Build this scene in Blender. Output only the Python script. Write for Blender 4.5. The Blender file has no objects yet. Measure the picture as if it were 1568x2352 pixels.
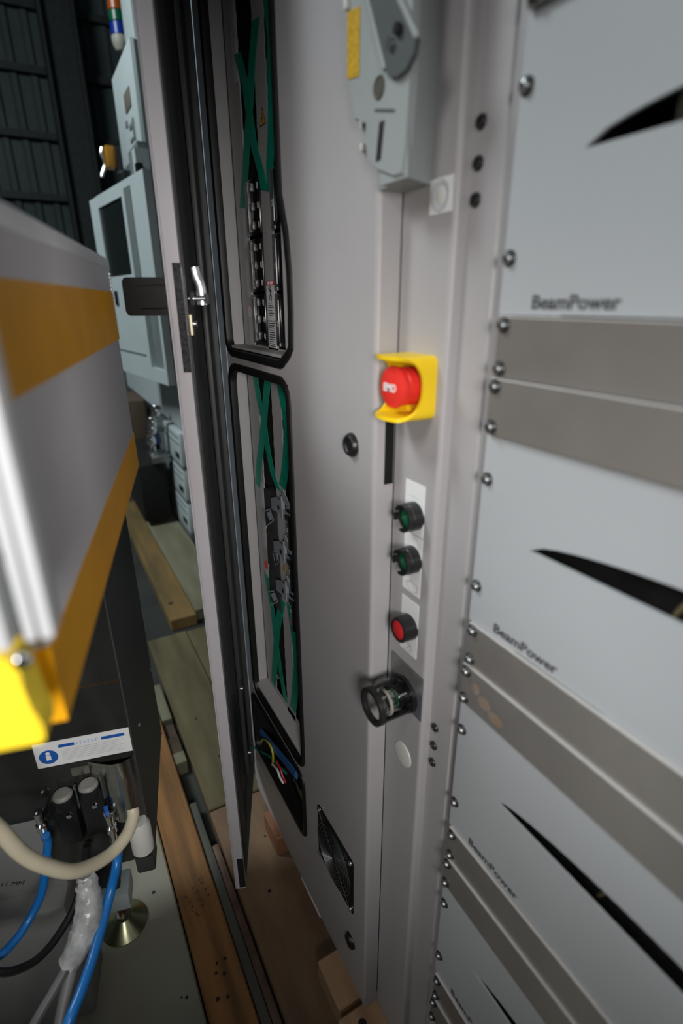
import bpy, bmesh, math, random
from mathutils import Matrix, Vector
random.seed(7)
SC = bpy.context.scene
COL = SC.collection
PI = math.pi

# ------------------------------------------------------------------ camera
cam = bpy.data.objects.new('camera', bpy.data.cameras.new('camera'))
COL.objects.link(cam)
cam.data.sensor_fit = 'VERTICAL'
cam.data.sensor_height = 36.0
cam.data.lens = 18.765
cam.data.clip_start = 0.01
cam.data.dof.use_dof = True
cam.data.dof.focus_distance = 0.86
cam.data.dof.aperture_fstop = 2.9
# columns: right, up, back
cam.matrix_world = Matrix(((0.87518, 0.18213, -0.44820, 0.0),
                           (-0.48377, 0.32024, -0.81450, 0.0),
                           (-0.00481, 0.92966, 0.36838, 1.2),
                           (0, 0, 0, 1)))
SC.camera = cam

# ------------------------------------------------------------------ light
world = bpy.data.worlds.new('world')
SC.world = world
world.use_nodes = True
wbg = world.node_tree.nodes['Background']
wbg.inputs[0].default_value = (0.72, 0.90, 1.0, 1)
wbg.inputs[1].default_value = 0.035


def area(name, loc, target, size, power, color, size_y=None):
    l = bpy.data.lights.new(name, 'AREA')
    l.energy = power
    l.color = color
    l.size = size
    if size_y:
        l.shape = 'RECTANGLE'
        l.size_y = size_y
    o = bpy.data.objects.new(name, l)
    COL.objects.link(o)
    o.location = loc
    o.rotation_euler = (Vector(target) - Vector(loc)).to_track_quat('-Z', 'Y').to_euler()
    return o




def spot(name, loc, target, power, color, cone, radius):
    l = bpy.data.lights.new(name, 'SPOT')
    l.energy = power
    l.color = color
    l.spot_size = math.radians(cone)
    l.spot_blend = 1.0
    l.shadow_soft_size = radius
    o = bpy.data.objects.new(name, l)
    COL.objects.link(o)
    o.location = loc
    o.rotation_euler = (Vector(target) - Vector(loc)).to_track_quat('-Z', 'Y').to_euler()
    return o


spot('high_key_spot', (-0.75, 0.10, 1.80), (0.30, 0.45, 0.88), 29.0, (1.0, 0.975, 0.95), 52, 0.22)  # unseen key from upper left; narrow soft cone shaped to imitate lens vignetting
spot('rear_fill_spot', (-0.16, -0.50, 1.26), (0.10, 0.62, 0.88), 43.0, (1.0, 0.97, 0.945), 66, 0.13)  # unseen fill added behind the camera, its cone fading towards the edges
area('hall_light', (-2.2, 2.2, 4.2), (0.6, 3.2, 1.0), 1.2, 135.0, (0.90, 0.98, 1.0))
SC.view_settings.view_transform = 'Standard'
SC.view_settings.look = 'None'
SC.view_settings.gamma = 1.0
SC.view_settings.exposure = -0.12
SC.view_settings.use_curve_mapping = False

# ------------------------------------------------------------------ materials
MATS = {}


def mat(name, col, rough=0.45, metal=0.0, var=0.06, scale=18.0, bump=0.0, stretch=(1, 1, 1), col2=None,
        contrast=(0.35, 0.65), spec=0.5, transmission=0.0, emit=None, coat=0.0, bump_scale=None):
    if name in MATS:
        return MATS[name]
    m = bpy.data.materials.new(name)
    m.use_nodes = True
    nt = m.node_tree
    b = nt.nodes['Principled BSDF']
    tc = nt.nodes.new('ShaderNodeTexCoord')
    mp = nt.nodes.new('ShaderNodeMapping')
    mp.inputs['Scale'].default_value = stretch
    nz = nt.nodes.new('ShaderNodeTexNoise')
    nz.inputs['Scale'].default_value = scale
    nz.inputs['Detail'].default_value = 5
    rp = nt.nodes.new('ShaderNodeValToRGB')
    c = list(col)
    c2 = list(col2) if col2 else [max(0, v * (1 - var)) for v in c]
    c1 = c if col2 else [min(1, v * (1 + var)) for v in c]
    rp.color_ramp.elements[0].color = (*c2, 1)
    rp.color_ramp.elements[1].color = (*c1, 1)
    rp.color_ramp.elements[0].position = contrast[0]
    rp.color_ramp.elements[1].position = contrast[1]
    nt.links.new(tc.outputs['Object'], mp.inputs['Vector'])
    nt.links.new(mp.outputs[0], nz.inputs['Vector'])
    nt.links.new(nz.outputs['Fac'], rp.inputs['Fac'])
    nt.links.new(rp.outputs['Color'], b.inputs['Base Color'])
    b.inputs['Roughness'].default_value = rough
    b.inputs['Metallic'].default_value = metal
    b.inputs['Specular IOR Level'].default_value = spec
    b.inputs['Transmission Weight'].default_value = transmission
    b.inputs['Coat Weight'].default_value = coat
    if emit:
        b.inputs['Emission Color'].default_value = (*emit[:3], 1)
        b.inputs['Emission Strength'].default_value = emit[3]
    if bump:
        n2 = nt.nodes.new('ShaderNodeTexNoise')
        n2.inputs['Scale'].default_value = bump_scale or scale * 6
        n2.inputs['Detail'].default_value = 3
        bp = nt.nodes.new('ShaderNodeBump')
        bp.inputs['Strength'].default_value = bump
        bp.inputs['Distance'].default_value = 0.002
        nt.links.new(mp.outputs[0], n2.inputs['Vector'])
        nt.links.new(n2.outputs['Fac'], bp.inputs['Height'])
        nt.links.new(bp.outputs['Normal'], b.inputs['Normal'])
    MATS[name] = m
    return m


PAINT = mat('grey_cabinet_paint', (0.40, 0.385, 0.392), 0.42, var=0.03, scale=6, bump=0.06, bump_scale=420)
PAINT_IN = mat('inner_cabinet_paint', (0.40, 0.39, 0.39), 0.5, var=0.03, scale=8)
DOORPAINT = mat('door_paint', (0.44, 0.42, 0.44), 0.4, var=0.03, scale=6)
MODULE = mat('light_module_paint', (0.44, 0.465, 0.485), 0.36, var=0.02, scale=5, bump=0.04, bump_scale=500)
BLANK = mat('brown_grey_plate', (0.27, 0.255, 0.238), 0.26, metal=0.35, var=0.10, scale=9)
BLANKRIM = mat('lit_plate_edge', (0.62, 0.61, 0.59), 0.4, metal=0.2, var=0.05)  # pale colour stands for light falling on the plates' upward edge
RUBBER = mat('black_rubber', (0.009, 0.009, 0.009), 0.45, var=0.2, scale=90, bump=0.12, bump_scale=900, spec=0.35)
FOAM = mat('black_foam', (0.03, 0.03, 0.032), 0.9, var=0.5, scale=300, bump=0.8, bump_scale=500)
BLACK = mat('black_plastic', (0.013, 0.013, 0.014), 0.35, var=0.15)
BLACKM = mat('matt_black_plastic', (0.009, 0.009, 0.009), 0.5, var=0.2, bump=0.12, bump_scale=900, spec=0.22)
VOID = mat('dark_cavity', (0.006, 0.006, 0.006), 0.8, var=0.3, scale=70)
GLOSSB = mat('glossy_black_breaker', (0.008, 0.008, 0.009), 0.18, var=0.3, scale=60)
TOGGLE = mat('grey_toggle', (0.30, 0.30, 0.30), 0.22, col2=(0.09, 0.09, 0.09), scale=220, stretch=(1, 1, 0.3))
TAPE = mat('green_tape', (0.0, 0.27, 0.17), 0.42, var=0.12, scale=40)
ZINC = mat('folded_zinc_sheet', (0.42, 0.46, 0.50), 0.35, metal=0.45, var=0.08)
STEEL = mat('zinc_plated_steel', (0.62, 0.64, 0.66), 0.28, metal=1.0, var=0.06)
SCREWM = mat('dull_screw_steel', (0.34, 0.355, 0.36), 0.36, metal=1.0, var=0.1)
CHROME = mat('bright_chrome', (0.85, 0.86, 0.87), 0.08, metal=1.0, var=0.03)
STAINL = mat('brushed_stainless', (0.55, 0.53, 0.50), 0.22, metal=1.0, var=0.06, stretch=(1, 12, 1))
DKMIRROR = mat('dark_mirror_panel', (0.035, 0.036, 0.034), 0.12, metal=0.3, var=0.1)
ALU = mat('anodised_aluminium', (0.80, 0.81, 0.83), 0.35, metal=0.35, var=0.03)
WHITE = mat('white_label', (0.80, 0.81, 0.81), 0.5, var=0.02)
OFFW = mat('offwhite_plastic', (0.66, 0.66, 0.62), 0.45, var=0.03)
YELLOW = mat('yellow_plastic', (0.92, 0.62, 0.008), 0.38, var=0.03)
YTAPE = mat('ochre_yellow_band', (0.74, 0.34, 0.006), 0.45, var=0.06, spec=0.2)
YBRIGHT = mat('bright_yellow_block', (0.95, 0.70, 0.03), 0.4, var=0.04)
RED = mat('red_plastic', (0.78, 0.035, 0.025), 0.35, var=0.03)
GREEN = mat('green_lens', (0.0, 0.16, 0.055), 0.25, var=0.05)
REDLENS = mat('red_lens', (0.72, 0.025, 0.03), 0.25, var=0.05)
HOOD = mat('pale_hood_paint', (0.58, 0.56, 0.58), 0.36, var=0.03, scale=4)
DOORSHADE = mat('charcoal_door_shade', (0.05, 0.052, 0.052), 0.5, var=0.1, scale=8)  # shade on the door's inner side, put into a dark colour
DKPANEL = mat('dark_grey_panel', (0.045, 0.047, 0.046), 0.45, var=0.06, bump=0.1, bump_scale=600)
SWITCHG = mat('switch_grey_plastic', (0.33, 0.36, 0.36), 0.4, var=0.03)
LEVERG = mat('dark_grey_lever', (0.075, 0.085, 0.085), 0.5, var=0.08)
SLATE = mat('slate_plate', (0.10, 0.105, 0.13), 0.4, var=0.06)
PLATEG = mat('dull_plate', (0.24, 0.24, 0.235), 0.35, metal=0.5, var=0.12, scale=60)
CREAM = mat('cream_hose', (0.66, 0.60, 0.44), 0.35, var=0.04)
BLUE = mat('blue_tube', (0.01, 0.16, 0.50), 0.3, var=0.05)
BLUEINK = mat('blue_print', (0.012, 0.10, 0.42), 0.5, var=0.02)
BLUEPALE = mat('pale_blue_print', (0.33, 0.50, 0.74), 0.5, var=0.02)
INK = mat('black_ink', (0.02, 0.02, 0.022), 0.6, var=0.1)
GREYINK = mat('grey_ink', (0.45, 0.46, 0.47), 0.6, var=0.05)
REDINK = mat('red_print', (0.62, 0.015, 0.03), 0.5, var=0.02)
MACHW = mat('white_machine_paint', (0.52, 0.60, 0.61), 0.45, var=0.03, scale=4)
MACHG = mat('grey_machine_paint', (0.17, 0.20, 0.20), 0.5, var=0.06)
SCREEN = mat('dark_screen', (0.010, 0.013, 0.014), 0.25, var=0.1)
BOXG = mat('grey_equipment_box', (0.27, 0.275, 0.27), 0.45, var=0.03)
WALLM = mat('dark_corrugated_sheet', (0.055, 0.075, 0.075), 0.6, var=0.2, scale=1.5)
GIRTM = mat('dark_girt_steel', (0.022, 0.030, 0.030), 0.6, var=0.2)
CONC = mat('concrete_floor', (0.035, 0.04, 0.036), 0.75, var=0.25, scale=5)
WRAP = mat('clear_wrap', (0.50, 0.51, 0.50), 0.3, var=0.25, scale=60, bump=0.8, bump_scale=70, transmission=0.15)
CABLEG = mat('grey_cable', (0.13, 0.135, 0.13), 0.45, var=0.1)
SHEETL = mat('pale_plywood_sheet', (0.33, 0.335, 0.27), 0.6, col2=(0.27, 0.215, 0.16), scale=2.2, contrast=(0.3, 0.62))
PLY = mat('brown_plywood', (0.27, 0.185, 0.105), 0.75, col2=(0.15, 0.085, 0.05), scale=7, stretch=(2, 0.6, 1), contrast=(0.3, 0.7), bump=0.3, bump_scale=120)
PLANKG = mat('weathered_plank', (0.17, 0.145, 0.075), 0.8, col2=(0.085, 0.07, 0.035), scale=6, stretch=(3, 0.5, 1), contrast=(0.3, 0.7), bump=0.3, bump_scale=90)
PLANKF = mat('pale_far_plank', (0.25, 0.25, 0.17), 0.8, col2=(0.17, 0.16, 0.10), scale=5, stretch=(3, 0.4, 1), bump=0.3, bump_scale=90)
PLANKO = mat('ochre_far_plank', (0.25, 0.16, 0.055), 0.8, col2=(0.14, 0.10, 0.04), scale=5, stretch=(3, 0.6, 1), bump=0.3, bump_scale=90)
WARM = mat('warm_orange_plank', (0.42, 0.20, 0.065), 0.7, col2=(0.15, 0.075, 0.028), scale=7, stretch=(4, 0.35, 1), contrast=(0.3, 0.68), bump=0.35, bump_scale=70)
BLOCKW = mat('fresh_pine_block', (0.42, 0.27, 0.15), 0.7, col2=(0.30, 0.17, 0.085), scale=7, stretch=(6, 0.7, 3), bump=0.2, bump_scale=80)
BROWNB = mat('dark_brown_spacer', (0.075, 0.05, 0.035), 0.8, var=0.3, scale=20)
BRASS = mat('brass_stud', (0.40, 0.24, 0.13), 0.35, metal=1.0, var=0.1)
OLIVE = mat('olive_plated_foot', (0.34, 0.36, 0.22), 0.25, metal=1.0, var=0.08)
FILM = mat('dark_film', (0.07, 0.08, 0.085), 0.25, var=0.15)
ORANGE = mat('orange_lens', (0.36, 0.075, 0.008), 0.3, var=0.05)
TGREEN = mat('tower_green', (0.0, 0.10, 0.045), 0.3, var=0.05)
TBLUE = mat('tower_blue', (0.006, 0.035, 0.30), 0.3, var=0.05)
TRED = mat('tower_red', (0.12, 0.008, 0.008), 0.3, var=0.05)
DOTRED = mat('red_dot_sticker', (0.90, 0.05, 0.03), 0.5, var=0.02)
DOTPALE = mat('pink_dot_sticker', (0.80, 0.62, 0.61), 0.5, var=0.02)
WYEL = mat('yellow_wire', (0.55, 0.50, 0.06), 0.4, var=0.05)
WGRN = mat('green_wire', (0.01, 0.17, 0.12), 0.4, var=0.05)
WRED = mat('red_wire', (0.50, 0.02, 0.04), 0.4, var=0.05)
WTEAL = mat('pale_teal_sleeve', (0.25, 0.33, 0.34), 0.4, var=0.05)
BLUEDUCT = mat('blue_duct', (0.035, 0.12, 0.32), 0.4, var=0.05)
TOWERW = mat('tower_base_cream', (0.42, 0.42, 0.36), 0.45, var=0.03)
RUST = mat('rust_smear', (0.27, 0.18, 0.11), 0.5, col2=(0.27, 0.245, 0.225), scale=60)


def clear_mat(name, col, rough=0.05):
    m = bpy.data.materials.new(name)
    m.use_nodes = True
    nt = m.node_tree
    for n in list(nt.nodes):
        if n.type != 'OUTPUT_MATERIAL':
            nt.nodes.remove(n)
    out = [n for n in nt.nodes if n.type == 'OUTPUT_MATERIAL'][0]
    tr = nt.nodes.new('ShaderNodeBsdfTransparent')
    tr.inputs[0].default_value = (*col, 1)
    gl = nt.nodes.new('ShaderNodeBsdfGlossy')
    gl.inputs['Roughness'].default_value = rough
    lw = nt.nodes.new('ShaderNodeLayerWeight')
    lw.inputs['Blend'].default_value = 0.25
    mx = nt.nodes.new('ShaderNodeMixShader')
    nt.links.new(lw.outputs['Fresnel'], mx.inputs[0])
    nt.links.new(tr.outputs[0], mx.inputs[1])
    nt.links.new(gl.outputs[0], mx.inputs[2])
    nt.links.new(mx.outputs[0], out.inputs[0])
    return m


SMOKE = clear_mat('clear_smoke_plastic', (0.72, 0.72, 0.70))

# ------------------------------------------------------------------ mesh helpers


class MB:
    """collects solids and links them as one mesh object"""

    def __init__(self):
        self.bm = bmesh.new()

    def box(self, lo, hi, bev=0.0, M=None, seg=2):
        c = [(a + b) / 2 for a, b in zip(lo, hi)]
        s = [abs(b - a) for a, b in zip(lo, hi)]
        T = Matrix.Translation(c) @ Matrix.Diagonal((*s, 1))
        r = bmesh.ops.create_cube(self.bm, size=1.0, matrix=T)
        vs = r['verts']
        if bev:
            es = list({e for v in vs for e in v.link_edges})
            g = bmesh.ops.bevel(self.bm, geom=es, offset=bev, segments=seg, profile=0.5, affect='EDGES')
            vs = list({v for f in g['faces'] for v in f.verts} | {v for v in vs if v.is_valid})
        if M:
            bmesh.ops.transform(self.bm, matrix=M, verts=vs)
        return self

    def cyl(self, p0, p1, r, r2=None, seg=24, caps=True):
        p0, p1 = Vector(p0), Vector(p1)
        d = p1 - p0
        q = Vector((0, 0, 1)).rotation_difference(d).to_matrix().to_4x4()
        T = Matrix.Translation((p0 + p1) / 2) @ q
        bmesh.ops.create_cone(self.bm, cap_ends=caps, segments=seg, radius1=r, radius2=r if r2 is None else r2,
                              depth=d.length, matrix=T)
        return self

    def lathe(self, prof, seg=32, M=None, arc=2 * PI, start=0.0):
        """profile (r, z) turned round z"""
        full = abs(arc - 2 * PI) < 1e-6
        n = seg if full else seg + 1
        rings = []
        for r, z in prof:
            if r < 1e-6:
                rings.append([self.bm.verts.new((0, 0, z))])
            else:
                rings.append([self.bm.verts.new((r * math.cos(start + arc * i / seg), r * math.sin(start + arc * i / seg), z)) for i in range(n)])
        m = seg
        for a, b in zip(rings, rings[1:]):
            for i in range(m):
                j = (i + 1) % n
                if len(a) == 1 and len(b) == 1:
                    continue
                if len(a) == 1:
                    self.bm.faces.new((a[0], b[i], b[j]))
                elif len(b) == 1:
                    self.bm.faces.new((a[i], b[0], a[j]))
                else:
                    self.bm.faces.new((a[i], b[i], b[j], a[j]))
        if M:
            bmesh.ops.transform(self.bm, matrix=M, verts=[v for ring in rings for v in ring])
        return self

    def prism(self, pts, z0, z1, M=None):
        """2-D outline pushed from z0 to z1"""
        lo = [self.bm.verts.new((x, y, z0)) for x, y in pts]
        hi = [self.bm.verts.new((x, y, z1)) for x, y in pts]
        n = len(pts)
        self.bm.faces.new(lo[::-1])
        self.bm.faces.new(hi)
        for i in range(n):
            j = (i + 1) % n
            self.bm.faces.new((lo[i], lo[j], hi[j], hi[i]))
        if M:
            bmesh.ops.transform(self.bm, matrix=M, verts=lo + hi)
        return self

    def tube(self, pts, r, seg=10, closed=False, sub=6, caps=True, flat=1.0, radii=None):
        P = [Vector(p) for p in pts]
        if sub > 1:
            out, rr = [], []
            n = len(P)
            rng = range(n if closed else n - 1)
            for i in rng:
                p0 = P[i - 1] if (i > 0 or closed) else P[i]
                p1, p2 = P[i], P[(i + 1) % n]
                p3 = P[(i + 2) % n] if (i + 2 < n or closed) else P[(i + 1) % n]
                for k in range(sub):
                    t = k / sub
                    out.append(0.5 * ((2 * p1) + (p2 - p0) * t + (2 * p0 - 5 * p1 + 4 * p2 - p3) * t * t + (3 * p1 - p0 - 3 * p2 + p3) * t ** 3))
                    if radii:
                        rr.append(radii[i] * (1 - t) + radii[(i + 1) % n] * t)
            if not closed:
                out.append(P[-1])
                if radii:
                    rr.append(radii[-1])
            P = out
            radii = rr if radii else None
        n = len(P)
        rings = []
        up = Vector((0.123, 0.31, 0.94)).normalized()
        for i in range(n):
            a = P[i - 1] if (i > 0 or closed) else P[i]
            b = P[(i + 1) % n] if (i < n - 1 or closed) else P[i]
            t = (b - a).normalized()
            u = (up - t * up.dot(t))
            if u.length < 1e-4:
                u = Vector((1, 0, 0)) - t * t.x
            u.normalize()
            up = u
            w = t.cross(u)
            R = radii[i] if radii else r
            rings.append([self.bm.verts.new(P[i] + u * (R * math.cos(2 * PI * k / seg)) + w * (R * flat * math.sin(2 * PI * k / seg))) for k in range(seg)])
        for i in range(n if closed else n - 1):
            a, b = rings[i], rings[(i + 1) % n]
            for k in range(seg):
                self.bm.faces.new((a[k], a[(k + 1) % seg], b[(k + 1) % seg], b[k]))
        if caps and not closed:
            self.bm.faces.new(rings[0][::-1])
            self.bm.faces.new(rings[-1])
        return self

    def profile_ring(self, pts, prof, closed=True):
        """sweep a small (offset, height) profile round a closed flat path in the xy plane"""
        P = [Vector((x, y)) for x, y in pts]
        n = len(P)
        rings = []
        for i in range(n):
            a = P[i - 1] if (closed or i > 0) else P[i]
            b = P[(i + 1) % n] if (closed or i < n - 1) else P[i]
            t = (b - a).normalized()
            nrm = Vector((-t.y, t.x))
            rings.append([self.bm.verts.new((P[i].x + nrm.x * o, P[i].y + nrm.y * o, h)) for o, h in prof])
        m = len(prof)
        for i in range(n if closed else n - 1):
            a, b = rings[i], rings[(i + 1) % n]
            for k in range(m):
                self.bm.faces.new((a[k], b[k], b[(k + 1) % m], a[(k + 1) % m]))
        return self

    def build(self, name, m, parent=None, smooth=True, M=None):
        bmesh.ops.recalc_face_normals(self.bm, faces=self.bm.faces[:])
        me = bpy.data.meshes.new(name)
        self.bm.to_mesh(me)
        self.bm.free()
        me.materials.append(m)
        if smooth and len(me.polygons):
            me.polygons.foreach_set('use_smooth', [True] * len(me.polygons))
            me.set_sharp_from_angle(angle=math.radians(34))
        o = bpy.data.objects.new(name, me)
        COL.objects.link(o)
        if parent:
            o.parent = parent
        if M:
            o.matrix_local = M
        return o


def tag(o, label, cat, group=None):
    o['label'] = label
    o['category'] = cat
    if group:
        o['group'] = group
    return o


def thing(name, label, cat, M=None, group=None):
    o = bpy.data.objects.new(name, None)
    o.empty_display_size = 0.02
    COL.objects.link(o)
    if M:
        o.matrix_world = M
    return tag(o, label, cat, group)


def kids(o):
    return [c for c in bpy.data.objects if c.parent == o]


def copy_tree(o, M, label=None):
    """copy of a thing with copies of its parts and sub-parts"""
    ch = {p: [] for p in bpy.data.objects}
    for c in bpy.data.objects:
        if c.parent:
            ch[c.parent].append(c)

    def rec(src, par):
        n = src.copy()
        COL.objects.link(n)
        if par:
            n.parent = par
        for c in ch[src]:
            rec(c, n)
        return n
    r = rec(o, None)
    r.matrix_world = M
    if label:
        r['label'] = label
    return r


def frame(o, x, y, z):
    M = Matrix.Identity(4)
    for i in range(3):
        M[i][0], M[i][1], M[i][2], M[i][3] = x[i], y[i], z[i], o[i]
    return M


def W(X, Y, Z):
    """frame on the cabinet wall: x to the viewer's right (-Y), y up, z out of the wall (-X)"""
    return frame((X, Y, Z), (0, -1, 0), (0, 0, 1), (-1, 0, 0))


A = Vector((0.236, 0.9718, 0)).normalized()     # the left machine runs along A
B = Vector((A.y, -A.x, 0))
ZUP = Vector((0, 0, 1))


def rrect(x0, y0, x1, y1, r, n=5):
    pts = []
    for cx, cy, a0 in ((x1 - r, y1 - r, 0), (x0 + r, y1 - r, PI / 2), (x0 + r, y0 + r, PI), (x1 - r, y0 + r, 1.5 * PI)):
        for k in range(n + 1):
            a = a0 + PI / 2 * k / n
            pts.append((cx + r * math.cos(a), cy + r * math.sin(a)))
    return pts


def text_mesh(name, body, size, m, parent=None, M=None, extrude=0.0002, bold=0.0, width=None, shear=0.0):
    cu = bpy.data.curves.new(name, 'FONT')
    cu.body = body
    cu.size = size
    cu.extrude = extrude
    cu.offset = bold
    cu.shear = shear
    cu.align_x = 'CENTER'
    cu.align_y = 'CENTER'
    cu.resolution_u = 3
    t = bpy.data.objects.new('tmp', cu)
    COL.objects.link(t)
    dg = bpy.context.evaluated_depsgraph_get()
    dg.update()
    me = bpy.data.meshes.new_from_object(t.evaluated_get(dg))
    bpy.data.objects.remove(t)
    if width:
        xs = [v.co.x for v in me.vertices]
        k = width / (max(xs) - min(xs))
        for v in me.vertices:
            v.co.x *= k
    me.materials.clear()
    me.materials.append(m)
    o = bpy.data.objects.new(name, me)
    COL.objects.link(o)
    if parent:
        o.parent = parent
    if M:
        o.matrix_local = M
    return o


def T3(x, y, z):
    return Matrix.Translation((x, y, z))


def struct(o):
    o['kind'] = 'structure'
    return o


# ------------------------------------------------------------------ the setting
struct(MB().box((-6, -3, -0.1), (8, 9, 0.0)).build('floor', CONC))
wm = MB()
pts = []
x = -5.0
while x < 7.0:
    pts += [(x, 0), (x + 0.10, 0), (x + 0.125, -0.03), (x + 0.175, -0.03)]
    x += 0.20
base = [wm.bm.verts.new((px, 8.0 + py, 0)) for px, py in pts]
top = [wm.bm.verts.new((px, 8.0 + py, 7.0)) for px, py in pts]
for i in range(len(pts) - 1):
    wm.bm.faces.new((base[i], base[i + 1], top[i + 1], top[i]))
wall = struct(wm.build('wall_back', WALLM, smooth=False))
for z in (1.14, 1.75, 2.36, 2.93, 3.6):
    gm = MB().box((-5, 7.90, 1.2 + z - 0.035), (7, 7.97, 1.2 + z + 0.035))
    gm.build('girt', GIRTM, wall)
struct(MB().box((0.66, 7.55, 0), (0.69, 7.80, 7)).box((0.98, 7.55, 0), (1.01, 7.80, 7)).box((0.69, 7.66, 0), (0.98, 7.69, 7)).build('trim_1', GIRTM))

# ------------------------------------------------------------------ electrical cabinet on the right
cab = thing('electrical_cabinet', 'tall grey electrical cabinet with open door bay, button strip and equipment rack on timber blocks', 'cabinet', Matrix.Identity(4))
ZT = 2.15
ZB = 0.13
YN, YF = 0.452, 0.945            # near and far end of the bay panel
holes = [(0.6535, 0.889, 1.1245, 1.96), (0.6515, 0.889, 0.437, 1.0985), (0.6555, 0.912, 0.264, 0.408)]
YFOLD = 0.4490
sp = MB()
zs = sorted({ZB, ZT} | {h[2] for h in holes} | {h[3] for h in holes})
for z0, z1 in zip(zs, zs[1:]):
    hh = [h for h in holes if h[2] <= z0 + 1e-6 and h[3] >= z1 - 1e-6]
    if hh:
        y0, y1 = hh[0][0], hh[0][1]
        sp.box((0.28, YFOLD, z0), (0.2815, y0, z1))
        sp.box((0.28, y1, z0), (0.2815, YF, z1))
    else:
        sp.box((0.28, YFOLD, z0), (0.2815, YF, z1))
sp.build('side_panel', PAINT, cab, smooth=False)
# folded corner, return face and button strip: one bent sheet each, drawn in plan and pushed up
def sheet(path, z0, z1, name, m, parent):
    s = MB()
    lo = [s.bm.verts.new((x, y, z0)) for x, y in path]
    hi = [s.bm.verts.new((x, y, z1)) for x, y in path]
    for i in range(len(path) - 1):
        s.bm.faces.new((lo[i], lo[i + 1], hi[i + 1], hi[i]))
    return s.build(name, m, parent)


def arc(cx, cy, r, a0, a1, n=6):
    return [(cx + r * math.cos(a0 + (a1 - a0) * k / n), cy + r * math.sin(a0 + (a1 - a0) * k / n)) for k in range(n + 1)]


sheet([(0.28, 0.4489)] + arc(0.2848, 0.4448, 0.0048, PI, 1.5 * PI) + [(0.3040, 0.44), (0.3040, 0.447)], ZB, ZT, 'corner_fold', PAINT, cab)
sheet([(0.312, 0.442), (0.305, 0.4395), (0.305, 0.3735)] + arc(0.3098, 0.3735, 0.0048, PI, 1.5 * PI) + [(0.3165, 0.3687), (0.3165, 0.334), (0.3185, 0.3325), (0.3185, 0.31)],
      0.106, ZT, 'button_strip', PAINT, cab)
MB().box((0.3035, 0.4405, 0.106), (0.33, 0.462, ZT)).build('seam_backing', BLACK, cab)
MB().box((0.2815, YF - 0.0015, ZB), (0.95, YF, ZT)).build('end_panel', PAINT, cab)
MB().box((0.282, 0.44, 0.105), (0.95, 0.943, ZB)).box((0.33, 0.2, 0.105), (0.95, 0.44, 0.12)).build('base_frame', PAINT_IN, cab)
MB().box((0.94, -0.9, 0.13), (0.95, 0.943, ZT)).build('back_panel', PAINT_IN, cab)
MB().box((0.305, -0.9, 0.106), (0.94, -0.19, ZT)).build('near_frame', PAINT, cab)
MB().box((0.282, -0.2, ZT - 0.02), (0.94, 0.943, ZT)).build('top_panel', PAINT, cab)
MB().box((0.375, -0.19, 0.13), (0.38, 0.330, ZT - 0.02)).build('rack_back', VOID, cab)
# recess trays behind the three openings
for k, (y0, y1, z0, z1) in enumerate(holes):
    xb = 0.307 if k < 2 else 0.345
    if k < 2:
        y1 = 0.8895
        z0 = (1.134, 0.455)[k]
    t = MB()
    t.box((0.2815, y1, z0 - 0.004), (xb, y1 + 0.004, z1 + 0.004))
    t.box((0.2815, y0 - 0.004, z0 - 0.004), (xb, y0, z1 + 0.004))
    t.box((0.2815, y0, z0 - 0.004), (xb, y1, z0))
    t.box((0.2815, y0, z1), (xb, y1, z1 + 0.004))
    t.build('recess_tray', PAINT_IN if k < 2 else BLACK, cab, smooth=False)
MB().box((0.345, 0.66, 0.27), (0.348, 0.91, 0.41)).build('lower_bay_back', VOID, cab)


def gasket(y0, y1, z0, z1, r, w, h, bulge=False):
    path = rrect(-y1, z0, -y0, z1, r, 6)
    if bulge:       # the seal has slipped out of line on the near side
        out = []
        n = len(path)
        for i in range(n):
            a, b = path[i], path[(i + 1) % n]
            L = math.hypot(b[0] - a[0], b[1] - a[1])
            m = max(1, int(L / 0.04))
            for k in range(m):
                t = k / m
                px, py = a[0] + (b[0] - a[0]) * t, a[1] + (b[1] - a[1]) * t
                if px > -y0 - 0.004:
                    s = max(0.0, min(1.0, (1.31 - py) / 0.06))
                    s = s * s * (3 - 2 * s) * max(0.0, min(1.0, (py - 1.13) / 0.02))
                    px += 0.020 * s
                out.append((px, py))
        path = out
    prof = [(-0.0085, 0), (-0.0080, 0.0022), (-0.0055, 0.0040), (-0.0010, 0.0044), (0.0025, 0.0030), (0.0038, 0.0), (0.0038, -0.0075), (0.0010, -0.0075), (0.0008, -0.001)]
    g = MB().profile_ring(path, prof)
    g.build('door_seal', RUBBER, cab, M=W(0.28, 0, 0))


gasket(0.6535, 0.889, 1.1245, 1.96, 0.022, 0, 0, True)
gasket(0.6515, 0.889, 0.437, 1.0985, 0.026, 0, 0)
gasket(0.6555, 0.912, 0.264, 0.408, 0.018, 0, 0)
# plug screws in the strip
for z in (1.321, 1.295, 1.271, 0.754, 0.728, 0.703):
    s = MB().lathe([(0, 0.0008), (0.0022, 0.0008), (0.0026, 0.0018), (0.0046, 0.0022), (0.0052, 0.0012), (0.0054, 0)], 20)
    s.build('plug_screw', BLACK, cab, M=W(0.3165, 0.3595, z))
# two quarter-turn locks on the bay panel
for (y, z) in ((0.484, 1.056), (0.484, 0.218)):
    s = MB().lathe([(0, 0.004), (0.006, 0.004), (0.0075, 0.006), (0.0105, 0.006), (0.0128, 0.003), (0.0132, 0)], 28)
    s.box((-0.0012, -0.006, 0.0035), (0.0012, 0.006, 0.0052))
    s.build('quarter_turn_lock', BLACK, cab, M=W(0.28, y, z))
# trim strip on the return face (faces the viewer)
MB().box((0.2925, 0.4388, 1.022), (0.3028, 0.44, 1.10)).build('black_trim_strip', BLACKM, cab)

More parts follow.
